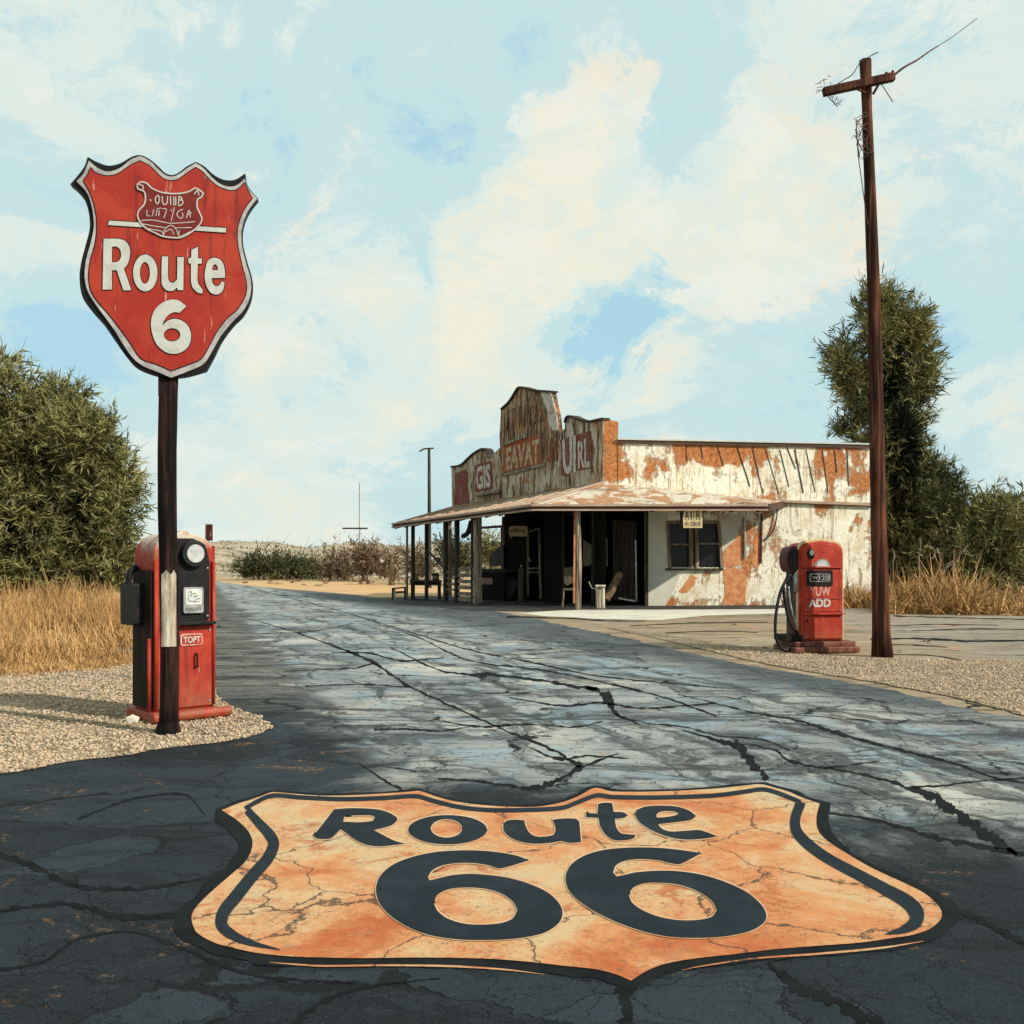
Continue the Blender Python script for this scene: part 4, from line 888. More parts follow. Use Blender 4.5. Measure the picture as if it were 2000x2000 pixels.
mb = MB(); mb.poly([rrect(-.22, .22, .12, 1.42, .03)], lambda u, v: Vector((xs_-.02, u, v)), (.03, 0, 0)); mb.build('side_shade_panel', M['grime_shade'], p, bevel=.006)  # shade of the left flank painted in as a near-black panel
mb = MB(); mb.poly([rrect(-.06, .24, .90, 1.30, .03)], lambda u, v: Vector((xs_-.13, u, v)), (.12, 0, 0)); mb.build('nozzle_box', M['black'], p, bevel=.02)
mb = MB(); mb.tube(sm3([(xs_-.02, .1, 1.45), (xs_-.09, .1, 1.40), (xs_-.11, .1, 1.29)]), .03, 10); mb.build('nozzle', M['black'], p, smooth=True)
mb = MB(); mb.tube([(xs_-.03, -.20, .10), (xs_-.03, -.20, .78)], .018, 8); mb.build('side_pipe', M['red'], p, smooth=True)

# rusty marker post behind the left pump
o_ = G(402, 1330)
mk = thing('marker_post', 'slim pole with two rusty red plates just behind the left gas pump', 'post', (o_.x, 12.6, .014))
mb = MB(); X0 = (404-1000)/2000*12.6; mb.tube([(X0, 12.6, 0), (X0, 12.6, P3(0, 1022, 12.6).z)], .022, 8); mb.build('pole', M['sleeve'], mk, world=True, smooth=True)
mb = MB(); a, b = P3(403, 1024, 12.55), P3(415, 1056, 12.55); mb.box(((a.x+b.x)/2, 12.55, (a.z+b.z)/2), (b.x-a.x, .03, a.z-b.z)); mb.build('plate', M['maroon'], mk, world=True, bevel=.004)
mb = MB(); a, b = P3(411, 1066, 12.55), P3(419, 1096, 12.55); mb.box(((a.x+b.x)/2, 12.55, (a.z+b.z)/2), (b.x-a.x, .03, a.z-b.z)); mb.build('plate', M['red'], mk, world=True, bevel=.004)

# ------------------------------------------------------------------ utility pole
UY = 16.35; ub = P3(1722, 1283, UY); ut = P3(1690, 116, UY); ut.y = UY
up = thing('utility_pole', 'tall brown wooden utility pole with a tilted crossarm beside the right pump', 'utility pole', (ub.x, UY, .014))
mb = MB(); zs = np.linspace(0, 1, 26); pxs = np.interp(zs, [0, .15, .6, 1], [1723, 1718, 1707, 1690]); rds = np.interp(zs, [0, .02, .2, .6, .93, 1], [.168, .142, .126, .100, .078, .094])
mb.tube([P3(pxs[i], 1283+(118-1283)*zs[i], UY) for i in range(26)], list(rds), 18, jit=.10); mb.build('shaft', M['pole'], up, world=True, smooth=True)
mb = MB(); mb.beam(P3(1608, 180, UY-.13), P3(1746, 150, UY-.13), .12, .125); arm = mb.build('crossarm', M['pole'], up, world=True, bevel=.012)
mb = MB(); mb.tube([P3(1731, 151, UY-.13), P3(1731, 141, UY-.13)], [.03, .02], 8); mb.tube([P3(1741, 150, UY-.13), P3(1744, 138, UY-.13)], [.03, .02], 8); mb.build('insulator', M['grime_shade'], arm, world=True)
mb = MB(); mb.tube([P3(1668, 172, UY-.16), P3(1690, 181, UY-.12)], .016, 8); mb.tube([P3(1716, 165, UY-.16), P3(1705, 184, UY-.12)], .02, 8); mb.build('brace', M['pole'], up, world=True)
mb = MB(); mb.tube(sm3([P3(1746, 147, UY-.1), P3(1765, 132, UY+.1), P3(1790, 118, UY+.3), P3(1819, 98, UY+.6), P3(1860, 72, UY+1), P3(1908, 36, UY+1.5)]), [.020, .020, .019, .019, .018, .018, .017, .017, .016, .016, .015, .015, .014, .014, .013, .013, .012, .012, .011, .010, .009]+[.006]*10, 7); mb.build('broken_strut', M['pole'], up, world=True)
mb = MB()
for pts in ([(1672, 232), (1676, 300), (1684, 360), (1693, 425), (1698, 440)], [(1690, 116), (1680, 122), (1665, 145), (1648, 156), (1630, 168)], [(1722, 165), (1733, 182), (1744, 199)], [(1614, 185), (1626, 198), (1636, 208)],
            [(1695, 113), (1706, 106), (1715, 102)], [(1700, 225), (1678, 235), (1672, 260), (1682, 290), (1696, 300)], [(1696, 240), (1684, 250), (1676, 282), (1680, 310)]):
    mb.tube(sm3([P3(x, y, UY-.12) for x, y in pts], 5), .008, 5)
for i in range(26):
    a = P3(random.uniform(1672, 1695), random.uniform(225, 300), UY-.12); mb.tube([a, a+Vector((random.uniform(-.1, .1), 0, random.uniform(-.12, .12))), a+Vector((random.uniform(-.15, .15), .02, random.uniform(-.2, .1)))], .005, 4)
for i in range(16):
    a = P3(random.uniform(1600, 1625), random.uniform(150, 178), UY-.12); mb.tube([a, a+Vector((random.uniform(-.12, .02), 0, random.uniform(-.1, .03)))], .005, 4)
for i in range(14):
    a = P3(random.uniform(1626, 1640), random.uniform(188, 206), UY-.12); mb.tube([a, a+Vector((random.uniform(-.08, .08), 0, random.uniform(-.08, .08)))], .005, 4)
mb.build('loose_wires', M['wire'], up, world=True)

# ------------------------------------------------------------------ store building
NX, NY = 3.14, 35.5
fd = Vector((-.4943, .8693, 0)); fn_ = Vector((-.8693, -.4943, 0))          # along the front, outward normal of the front
AX, AY, BX, BY = 3.14, 35.5, 12.95, 36.85
sdv = Vector((BX-AX, BY-AY, 0)).normalized(); snn = Vector((sdv.y, -sdv.x, 0))
st = thing('store_building', 'derelict store with white rust-stained wall, lettered false front and deep porch', 'building', (3.14, 35.5, 0))
def FR(x, y, dep=0):   return on_plane(x, y, (NX+fn_.x*dep, NY+fn_.y*dep), (fd.x, fd.y))
def SD(x, y, dep=0):   return on_plane(x, y, (AX+snn.x*dep, AY+snn.y*dep), (sdv.x, sdv.y))
cf = crop(0, 0, 870, 740, .18634)
def fpoly(mb, L, dep, th_): mb.poly(L, lambda x, y: FR(x, y, dep), -fn_*th_)
def spoly(mb, L, dep, th_): mb.poly(L, lambda x, y: SD(x, y, dep), -snn*th_)
# false front in three blocks
fb = [(x, 1012 if x < 1015 else 1000) for x in (0,)]
far = cf([(62, 925), (160, 905), (240, 830), (300, 780), (370, 740), (412, 736), (438, 765), (452, 826), (490, 800), (548, 742), (572, 720)])+[(977, 1000), (883, 1012)]
cen = cf([(572, 720), (566, 600), (583, 320), (655, 255), (700, 190), (757, 102), (800, 92), (900, 120), (1000, 128), (1108, 136), (1125, 230), (1160, 380), (1176, 532), (1200, 560)])+[(1093.6, 980), (977, 1000)]
nea = cf([(1200, 560), (1250, 522), (1252, 460), (1270, 405), (1320, 395), (1400, 430), (1500, 452), (1560, 440), (1650, 420)])+[(1177.4, 960), (1093.6, 980)]
mb = MB(); fpoly(mb, [far], 0, .22); mb.build('false_front_wing', M['front'], st, world=True)
mb = MB(); fpoly(mb, [cen], .0, .22); mb.build('false_front_tower', M['front_brown'], st, world=True)
mb = MB(); fpoly(mb, [nea], .002, .22); mb.build('false_front_wing', M['front'], st, world=True)
mb = MB(); spoly(mb, [[(1177.3, 819), (1195, 821), (1208, 824), (1207, 862), (1212, 960), (1177.3, 960)]], .004, .34); mb.build('false_front_return', M['plaster_up'], st, world=True)
# caps along the stepped top edge
for L, w_ in ((cf([(58, 922), (160, 902), (240, 828), (300, 778), (370, 738), (412, 734), (440, 765), (452, 826)]), 2.2), (cf([(583, 318), (655, 252), (700, 188), (757, 98), (800, 88), (900, 116), (1000, 125), (1110, 132)]), 2.6),
              (cf([(1250, 458), (1270, 402), (1320, 392), (1400, 428), (1500, 448), (1560, 436), (1650, 416)]), 2.4)):
    q = [FR(x, y, .05) for x, y in smooth(L, False, 3, 60)]
    mb = MB()
    for a, b in zip(q[:-1], q[1:]): mb.beam(a-fn_*.13, b-fn_*.13, .34, .07)
    mb.build('parapet_cap', M['postdark'], st, world=True)
# panels and lettering on the false front
PN = [('front_red', [(1205, 650), (1300, 608), (1300, 1005), (1230, 1015), (1205, 985)]), ('front_red', [(1372, 585), (1520, 545), (1530, 930), (1375, 960)]), 
      ('front_orange', [(610, 705), (860, 610), (1000, 590), (1010, 900), (850, 925), (600, 990)]), ('front_red', [(305, 905), (480, 860), (492, 1150), (310, 1188)]),
      ('front_red', [(95, 990), (218, 955), (222, 1100), (250, 1290), (100, 1320)])]
for mt_, L in PN: mb = MB(); fpoly(mb, [cf(L)], .030, .03); mb.build('painted_panel', M[mt_], st, world=True)
mb = MB(); fpoly(mb, [smooth(cf([(1000, 150), (1060, 138), (1106, 142), (1125, 230), (1160, 380), (1174, 530), (1130, 545), (1080, 500), (1072, 350), (1030, 250)]), True, 3, 60)], .02, .02); mb.build('bleached_board', M['letter_white'], st, world=True)
mb = MB(); fpoly(mb, [cf([(598, 1012), (850, 945), (1050, 880), (1198, 860), (1215, 1140), (600, 1260)])], .02, .02); mb.build('stucco_base', M['front'], st, world=True)
def ftext(t, q, mt_, bold=.03): mb = MB(); put_text(mb, t, [FR(*p_, .040) for p_ in cf(q)], bold); mb.build('faded_lettering', M[mt_], st, world=True)
ftext('UI', [(1222, 640), (1365, 590), (1368, 985), (1235, 1005)], 'letter_white', .04)
ftext('RL', [(1385, 660), (1505, 610), (1512, 925), (1390, 945)], 'letter_white', .03)
ftext('EAVAT', [(640, 725), (985, 625), (985, 885), (630, 965)], 'letter_cream', .03)
ftext('GIS', [(318, 920), (468, 885), (474, 1135), (322, 1165)], 'letter_white', .035)
ftext('UM', [(1050, 640), (1165, 600), (1165, 840), (1055, 880)], 'front_orange', .0)
def bm1(name, mat, a, b, w_, h_, up_=Vector((0, 0, 1)), par=None, bev=0):
    m_ = MB(); m_.beam(a, b, w_, h_, up_); return m_.build(name, M[mat], par or st, world=True, bevel=bev)
for i in range(7): a = cf([(650+i*58, 530-i*12), (655+i*58, 330-i*22)]); bm1('batten', 'front_brown', FR(*a[0], .03), FR(*a[1], .03), .10, .05, fn_)
for x in (1212, 1530): a = cf([(x, 640), (x+4, 990)]); bm1('batten', 'front_brown', FR(*a[0], .03), FR(*a[1], .03), .06, .05, fn_)
for q in (cf([(600, 690), (860, 598)]), cf([(600, 1010), (1050, 895)])): bm1('sign_moulding', 'post', FR(*q[0], .05), FR(*q[1], .05), .09, .11)
q = cf([(320, 1225), (560, 1180)]); bm1('sign_moulding', 'post', FR(*q[0], .12), FR(*q[1], .12), .24, .10)

# long side wall: upper boards and lower plaster with a window
upw = [(1207, 862), (1450, 866), (1703, 872), (1703, 982), (1540, 980), (1263, 975), (1207, 975)]
mb = MB(); spoly(mb, [upw], .03, .30); mb.build('upper_wall', M['plaster_up'], st, world=True)
mb = MB(); mb.beam(SD(1203, 859, -.12), SD(1704, 869, -.12), .55, .05); mb.build('roof_edge', M['whitepaint'], st, world=True)
mb = MB(); mb.beam(SD(1210, 863.5, .07), SD(1704, 873.5, .07), .08, .09); mb.build('roof_fascia', M['fascia_dark'], st, world=True)
mb = MB(); mb.beam(SD(1518, 978.5, .08), SD(1704, 985.5, .08), .12, .09); mb.build('string_course', M['fascia_light'], st, world=True)
mb = MB(); mb.beam(SD(1518, 981.5, .07), SD(1704, 988.5, .07), .12, .035); mb.build('string_course_shadow_strip', M['fascia_dark'], st, world=True)  # dark strip drawn as the shadow line under the string course
for x0, y0, x1, y1 in ((1440, 873, 1462, 960), (1468, 869, 1490, 966), (1495, 876, 1518, 972), (1523, 878, 1541, 962), (1552, 878, 1570, 970), (1574, 878, 1594, 964), (1606, 880, 1618, 966), (1340, 868, 1344, 912), (1368, 870, 1372, 908), (1400, 868, 1410, 915), (1630, 880, 1634, 930), (1654, 880, 1657, 960), (1536, 872, 1552, 924)):
    bm1('board_joint', 'postdark', SD(x0, y0, .035), SD(x1+random.uniform(-3, 3), y1-random.uniform(0, 12), .035), random.uniform(.018, .042), .03, snn)
low = [(1263, 960), (1540, 972), (1703, 975), (1703, 1186), (1500, 1187), (1263, 1187)]
win = [(1305, 1022), (1402, 1022), (1408, 1108), (1310, 1108)]
mb = MB(); spoly(mb, [low, win[::-1]], 0, .28); mb.build('side_wall', M['plaster'], st, world=True)
mb = MB(); spoly(mb, [[(1264, 1000), (1304, 1000), (1308, 1110), (1330, 1120), (1318, 1150), (1300, 1183), (1264, 1186)]], .012, .01); mb.build('wall_shade_patch', M['shade_plaster'], st, world=True)  # grey patch painted in the shape of the eave shade
mb = MB(); spoly(mb, [[(1404, 1012), (1445, 1004), (1450, 1020), (1430, 1060), (1410, 1080), (1406, 1050)]], .012, .01); mb.build('wall_shade_patch', M['shade_plaster'], st, world=True)  # second patch of painted eave shade, right of the window
for L in ([(1449, 1030), (1440, 1048), (1412, 1082), (1410, 1108), (1446, 1104), (1452, 1060)], [(1487, 1027), (1478, 1045), (1468, 1060), (1475, 1078), (1468, 1095), (1477, 1116), (1485, 1095)], [(1412, 1112), (1440, 1110), (1458, 1130), (1456, 1180), (1412, 1181), (1416, 1150)],
          [(1350, 1122), (1362, 1128), (1352, 1148), (1340, 1158), (1326, 1155)]):
    L = [(x+random.uniform(-1.5, 1.5), y+random.uniform(-1.5, 1.5)) for x, y in smooth(L, True, 4, 60)]
    mb = MB(); spoly(mb, [L], .012, .01); mb.build('bare_brick_patch', M['rustpatch'], st, world=True)
mb = MB(); mb.beam(SD(1488, 1003, .05), SD(1486, 1100, .05), .06, .05, snn); mb.build('downpipe', M['maroon'], st, world=True)
mb = MB(); mb.tube([SD(1454, 1012, .06), SD(1455, 1090, .06)], .05, 8); mb.build('conduit', M['steel'], st, world=True)
mb = MB(); mb.tube(sm3([SD(1517, 980, .08), SD(1517, 1010, .10), SD(1509, 1038, .10), SD(1492, 1057, .08)]), .022, 6); mb.build('dangling_cable', M['rubber'], st, world=True)
# window
wf = MB()
for a, b, w_ in (((1303, 1020), (1404, 1020), .10), ((1303, 1020), (1308, 1111), .10), ((1403, 1020), (1410, 1111), .10), ((1349, 1022), (1350, 1108), .14), ((1359, 1022), (1361, 1108), .12), ((1305, 1063), (1348, 1064), .06), ((1362, 1062), (1404, 1062), .06)):
    wf.beam(SD(*a, -.02), SD(*b, -.02), .09, w_, up=snn) if False else wf.beam(SD(*a, .0), SD(*b, .0), w_, .12, up=snn)
wf_o = wf.build('window', M['post'], st, world=True)
mb = MB(); spoly(mb, [win], -.10, .02); mb.build('pane', M['glass'], wf_o, world=True)
mb = MB(); mb.beam(SD(1300, 1112, .05), SD(1412, 1112, .05), .16, .07); mb.build('sill', M['postdark'], wf_o, world=True)
# roof slab, hidden walls
NP = Vector((NX, NY, 0)); P7 = NP+fd*6.98
mb = MB()
bk = [(3.5, 35.9), (12.8, 37.1), (12.8, 47), (1, 47), (.1, 42.2)]
mb.poly([bk], lambda x, y: Vector((x, y, 5.2)), (0, 0, -.12)); mb.build('roof', M['tin'], st, world=True)
mb = MB()
def wall(a, b, z0, z1, t=.2): 
    a = Vector((*a, 0)); b = Vector((*b, 0)); m_ = (a+b)/2; dd = b-a; mb.box((m_.x, m_.y, (z0+z1)/2), (dd.length, t, z1-z0), math.atan2(dd.y, dd.x))
wall((12.82, 37.0), (12.82, 47.3), 0, 5.6); wall((12.8, 47.2), (.3, 47.2), 0, 5.2); wall((.25, 42.0), (.25, 47.2), 0, 5.2); mb.build('rear_wall', M['plaster'], st, world=True)
# dark interior: lining of the open bay
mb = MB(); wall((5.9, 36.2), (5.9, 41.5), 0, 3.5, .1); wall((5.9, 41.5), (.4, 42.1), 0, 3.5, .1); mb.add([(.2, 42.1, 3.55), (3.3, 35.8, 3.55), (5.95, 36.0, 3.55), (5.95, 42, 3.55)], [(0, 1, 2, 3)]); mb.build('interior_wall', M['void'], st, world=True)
# front under the porch: boards coloured near-black as porch shade, with openings
def fbx(x0, x1, y0, y1, dep, th_, name, mat, par=None): m_ = MB(); fpoly(m_, [[(x0, y0), (x1, y0), (x1, y1), (x0, y1)]], dep, th_); return m_.build(name, M[mat], par or st, world=True)
fbx(985, 1026, 985, 1172, 0, .15, 'front_boards', 'shade_boards'); fbx(1062, 1098, 975, 1180, 0, .15, 'front_boards', 'shade_boards'); fbx(1160, 1177, 960, 1184, 0, .15, 'front_boards', 'shade_boards'); fbx(1026, 1062, 985, 1012, 0, .15, 'front_boards', 'shade_boards'); fbx(1098, 1160, 970, 1000, 0, .15, 'front_boards', 'shade_boards')
dr = MB(); 
for a, b, w_ in (((1031, 1040), (1031, 1165), .14), ((1053, 1030), (1056, 1170), .14), ((1031, 1110), (1055, 1110), .10), ((1031, 1118), (1055, 1118), .08), ((1031, 1040), (1053, 1032), .10)): dr.beam(FR(*a, .03), FR(*b, .03), w_*.6, .06, up=fn_)
dro = dr.build('screen_door', M['post'], st, world=True)
mb = MB(); mb.tube([FR(1034, 1090, .08), FR(1036, 1096, .10)], .04, 8); mb.build('handle', M['steel'], dro, world=True)
for x in (1100, 1158): bm1('door_frame', 'postdark', FR(x, 1000, .02), FR(x, 1178, .02), .08, .07, fn_)
mb = MB(); mb.beam(SD(1263, 975, .02), SD(1263, 1187, .02), .10, .08, up=snn); mb.build('corner_board', M['postdark'], st, world=True)
mb = MB(); mb.beam(SD(1241, 1020, -.5), SD(1243, 1176, -.5), .07, .09, up=snn); mb.add([SD(1196, 1015, -1.4), SD(1240, 1018, -.52), SD(1242, 1175, -.52), SD(1198, 1172, -1.4)], [(0, 1, 2, 3)]); mb.build('open_door', M['postdark'], st, world=True)
mb = MB(); mb.beam(SD(1241, 1055, -.44), SD(1243, 1174, -.44), .05, .05, up=snn); mb.beam(SD(1207, 1168, -.4), SD(1240, 1174, -.4), .06, .06); mb.build('door_edge', M['steel'], st, world=True)
for t in (7.0, 9.4, 12.0): q = NP+fd*t; mb = MB(); mb.box((q.x, q.y, 1.7), (.14, .14, 3.4), math.atan2(fd.y, fd.x)); mb.build('front_support', M['post'], st, world=True)
# see-through frame beside the dark wall
mb = MB()
for a, b in (((938, 1030), (938, 1180)), ((980, 1026), (982, 1180)), ((938, 1031), (980, 1028)), ((938, 1113), (981, 1115))): mb.beam(FR(*a, .02), FR(*b, .02), .10, .07, up=fn_)
mb.build('opening_frame', M['post'], st, world=True)
# porch roof
C = Vector((.66, 32.9, 3.39)); Fe = C+Vector((fd.x, fd.y, 0))*11.4; Fe.z = 3.17
Ww = SD(1532, 979); Ee = Vector((8.25, 32.9, 3.39)); Nn = SD(1178, 943); Ff = FR(884, 989)
def slab(vs, tris, t): 
    k = len(vs); m_ = MB(); m_.v = [Vector(v) for v in vs]+[Vector(v)-Vector((0, 0, t)) for v in vs]
    m_.f = [tuple(f) for f in tris]+[tuple(i+k for i in f)[::-1] for f in tris]+[(i, (i+1) % k, k+(i+1) % k, k+i) for i in range(k)]
    return m_
Cm = C.copy()
ring = [Nn, Ff, Fe, C, Ee, Ww]
slab(ring, [(0, 1, 2), (0, 2, 3), (0, 3, 4), (0, 4, 5)], .10).build('porch_roof', M['tin'], st, world=True)
for t in np.linspace(.04, .96, 17):
    a = Nn.lerp(Ff, t); b = C.lerp(Fe, t); bm1('roof_seam', 'fascia_light', a+Vector((0, 0, .02)), b+Vector((0, 0, .02)), .035, .03)
for t in np.linspace(.05, .97, 13):
    a = Nn.lerp(Ww, t); b = C.lerp(Ee, t); bm1('roof_seam', 'fascia_light', a+Vector((0, 0, .02)), b+Vector((0, 0, .02)), .035, .03)
bm1('roof_hip', 'fascia_light', Nn+Vector((0, 0, .03)), C+Vector((0, 0, .03)), .12, .05)
mb = MB()
for a, b in ((Fe, C), (C, Ee), (Ee, Ww)): mb.beam(a-Vector((0, 0, .10)), b-Vector((0, 0, .10)), .06, .22)
mb.build('fascia', M['fascia_dark'], st, world=True)
mb = MB(); off = Vector((-.04, -.06, 0))
for a, b in ((Fe, C), (C, Ee)): mb.beam(a+off-Vector((0, 0, .03)), b+off-Vector((0, 0, .03)), .05, .07); mb.beam(a+off-Vector((0, 0, .185)), b+off-Vector((0, 0, .185)), .05, .045)
mb.build('fascia_strip', M['fascia_light'], st, world=True)
for t in np.linspace(.02, .98, 12): a = Nn.lerp(Ff, t); b = C.lerp(Fe, t); bm1('rafter', 'shade_boards', a-Vector((0, 0, .2)), b-Vector((0, 0, .18)), .07, .14)
for t in np.linspace(.05, .95, 9): a = Nn.lerp(Ww, t); b = C.lerp(Ee, t); bm1('rafter', 'shade_boards', a-Vector((0, 0, .2)), b-Vector((0, 0, .18)), .07, .14)
# posts along the eave
def post(t, wd_, mat, z1=None, px=None):
    q = C+Vector((fd.x, fd.y, 0))*t+Vector((.25, .12, 0)); z1 = 3.22-.015*t
    m_ = MB(); m_.box((q.x, q.y, z1/2+.01), (wd_, wd_, z1-.02), math.atan2(fd.y, fd.x)); return m_.build('porch_post', M[mat], st, world=True, bevel=.012)
post(4.35, .24, 'post'); post(4.75, .10, 'postdark'); post(6.0, .16, 'postdark'); post(6.95, .16, 'postdark'); post(8.7, .12, 'postdark'); post(10.0, .13, 'postdark'); post(10.6, .08, 'post'); 
mb = MB(); mb.tube([P3(1129, 1190, 33.25), P3(1131, 1100, 33.25), P3(1128, 990, 33.25)], [.10, .085, .08], 8, jit=.15); mb.build('porch_post', M['post'], st, world=True)
mb = MB(); mb.beam(P3(1121, 1178, 33.5), P3(1123, 992, 33.5), .06, .10, up=Vector((0, -1, 0))); mb.build('porch_post', M['rustpatch'], st, world=True)
# slatted rail and boards between posts
def EV(t, z, dep=0): q = C+Vector((fd.x, fd.y, 0))*t+Vector((.25, .12, 0))+Vector((fn_.x, fn_.y, 0))*dep; q.z = z; return q
for z in (.16, .38, .60, .83, 1.06, 1.26): bm1('porch_rail', 'post', EV(4.45, z), EV(5.9, z), .05, .13)
for z in (.5, .72, .93, 1.15): bm1('porch_rail', 'post', EV(6.05, z), EV(6.9, z), .05, .08)
mb = MB(); mb.beam(EV(8.6, 2.0), EV(6.9, 1.25), .06, .07); mb.build('diagonal_brace', M['postdark'], st, world=True)
mb = MB(); mb.beam(EV(10.0, .02, -.2), EV(4.2, .02, -.2), .5, .10); mb.build('porch_step', M['oily_shadow'], st, world=True)

# ------------------------------------------------------------------ small things at the store
# speech-bubble shaped plaque
pl = thing('wall_plaque', 'small cream plaque with unreadable letters on the dark wall under the porch', 'sign', tuple(FR(1011, 1060, .1)))
mb = MB(); L = crop(0, 0, 960, 970, .16563)(smooth([(205, 365), (225, 348), (390, 345), (412, 365), (410, 450), (390, 468), (235, 465), (222, 490), (218, 462), (205, 445)], True, 3, 60))
fpoly(mb, [L], .14, .06); mb.build('board', M['cream'], pl, world=True)
mb = MB(); cq = crop(0, 0, 960, 970, .16563)([(218, 372), (395, 368), (393, 432), (220, 436)]); put_text(mb, 'cl0tng', [FR(*q_, .145) for q_ in cq], .02); mb.build('lettering', M['ink'], pl, world=True)
# hanging box sign at the eave
hs = thing('hanging_sign', 'cream box sign with columns of small dark marks hanging from the porch eave', 'sign', (5.6, 33.1, 2.6))
HY = 33.0; mb = MB(); L = smooth([(1337, 993), (1352, 992), (1366, 993.5), (1371, 997), (1372, 1031), (1335, 1031), (1334, 1010)], True, 3, 60)
mb.poly([L], lambda x, y: P3(x, y, HY), (0, .16, 0)); mb.build('sign_box', M['cream'], hs, world=True)
mb = MB(); mb.poly([[(1329, 992), (1337, 992.5), (1334, 1032), (1331, 1035)]], lambda x, y: P3(x, y, HY+.03), (0, .2, 0)); mb.build('sign_side', M['black'], hs, world=True)
mb = MB(); h2 = lambda L: [(1240+x*.16563, 960+y*.16563) for x, y in L]; HP = lambda x, y: P3(x, y, HY-.006)
hq = lambda x0, x1, y0, y1: [HP(*h2([q_])[0]) for q_ in ((x0, y0), (x1, y0), (x1, y1), (x0, y1))]
put_text(mb, 'A', hq(590, 640, 215, 335), .02); put_text(mb, 'I', hq(657, 672, 215, 335), .02); strip(mb, h2([(695, 225), (695, 340)]), .9, HP, 2)
put_text(mb, 'R', hq(722, 775, 225, 335), .02); put_text(mb, '(5)', hq(590, 635, 360, 410), .02); put_text(mb, 'l2B1B', hq(655, 775, 355, 408), .02)
mb.build('sign_marks', M['ink'], hs, world=True)
for x in (1345, 1362): bm1('hanger', 'black', P3(x, 992, HY+.08), P3(x, 984, HY+.08), .03, .03, par=hs)
# trestle bench at far end
tb = thing('trestle_bench', 'low dark bench with pale end post at the far end of the porch', 'bench', tuple(EV(11.6, 0, .4)))
mb = MB(); a, b = P3(766, 1150, 41.6), P3(792, 1147, 41.6); mb.beam(a, b, .3, .06); mb.build('seat', M['postdark'], tb, world=True)
mb = MB(); mb.beam(P3(768, 1157, 41.5), P3(792, 1156, 41.5), .04, .08); mb.build('stretcher', M['postdark'], tb, world=True)
for x, mt_ in ((767, 'postdark'), (770.5, 'sleeve'), (791, 'postdark')):
    mb = MB(); q = P3(x, 1149, 41.5); mb.box((q.x, q.y, .26), (.07, .07, .48)); mb.build('leg', M[mt_], tb, world=True)
# picnic table
ta = thing('wooden_table', 'dark wooden table standing between the thin porch posts', 'table', tuple(EV(8.4, 0, -1.2)))
TY = 41.2; zt = P3(0, 1135, TY).z
mb = MB(); mb.beam(P3(802, 1135, TY), P3(862, 1135, TY), .8, .07); mb.build('tabletop', M['postdark'], ta, world=True)
mb = MB(); mb.beam(P3(803, 1140, TY), P3(861, 1140, TY), .6, .12); mb.build('apron', M['postdark'], ta, world=True)
for x in (806, 858):
    for dy in (-.3, .3): mb = MB(); q = P3(x, 1140, TY); mb.box((q.x, q.y+dy, zt/2-.01), (.09, .09, zt-.04)); mb.build('leg', M['postdark'], ta, world=True)
bx = thing('cooler_box', 'small dark box with pale front sitting on the porch table', 'box', (P3(851, 1134, TY).x, TY, zt+.04))
mb = MB(); q = P3(851, 1127, TY); mb.box((q.x, q.y, zt+.16), (.26, .3, .24)); mb.build('body', M['black'], bx, world=True, bevel=.01)
mb = MB(); mb.box((q.x, q.y-.155, zt+.15), (.19, .01, .13)); mb.build('front_label', M['sleeve'], bx, world=True)
mb = MB(); mb.box((q.x, q.y, zt+.295), (.29, .33, .03)); mb.build('lid', M['postdark'], bx, world=True, bevel=.01)
# chest with lettered panel
ch = thing('storage_chest', 'dark chest with a pinkish lettered panel inside the porch opening', 'chest', tuple(FR(960, 1170, .5)))
def fb3(m_, x0, x1, y0, y1, dep, th_): fpoly(m_, [[(x0, y0), (x1, y0), (x1, y1), (x0, y1)]], dep, th_)
mb = MB(); fb3(mb, 937, 984, 1117, 1173, .7, .6); mb.build('body', M['shade_boards'], ch, world=True)
mb = MB(); L = [(936, 1114), (945, 1111), (970, 1111), (985, 1114), (985, 1118), (936, 1118)]; fpoly(mb, [L], .74, .68); mb.build('lid', M['postdark'], ch, world=True)
mb = MB(); fb3(mb, 940.5, 961, 1129, 1141, .712, .01); lp = mb.build('panel', M['pinkpaint'], ch, world=True)
mb = MB(); put_text(mb, 'IZS', [FR(x, y, .72) for x, y in ((943, 1131), (959, 1130), (959, 1139.5), (943, 1140))], .03); mb.build('panel_lettering', M['ink'], lp, world=True)
# coat hanging in the opening
mb = MB(); L = smooth([(983, 1066), (974, 1068), (966, 1076), (958, 1082), (955, 1093), (957, 1103), (964, 1106), (974, 1105), (984, 1108)], True, 4, 60); fpoly(mb, [L], .16, .14)
tag(mb.build('hanging_coat', M['black'], world=True), 'black bundled coat hanging at the right edge of the see-through opening', 'coat')
mb = MB(); L = smooth([(916, 1016), (924, 1018), (922, 1036), (917, 1044), (908, 1051), (900, 1050), (901, 1044), (908, 1040), (912, 1032), (914, 1024)], True, 3, 60); q0 = C+fd*4.9+Vector((.25, .12, 0))
mb.poly([L], lambda x, y: on_plane(x, y, (q0.x, q0.y), (1, .1)), (0, .12, 0)); tag(mb.build('hanging_lantern', M['black'], world=True), 'black curled ironwork lantern under the eave by the thick pale post', 'lantern')
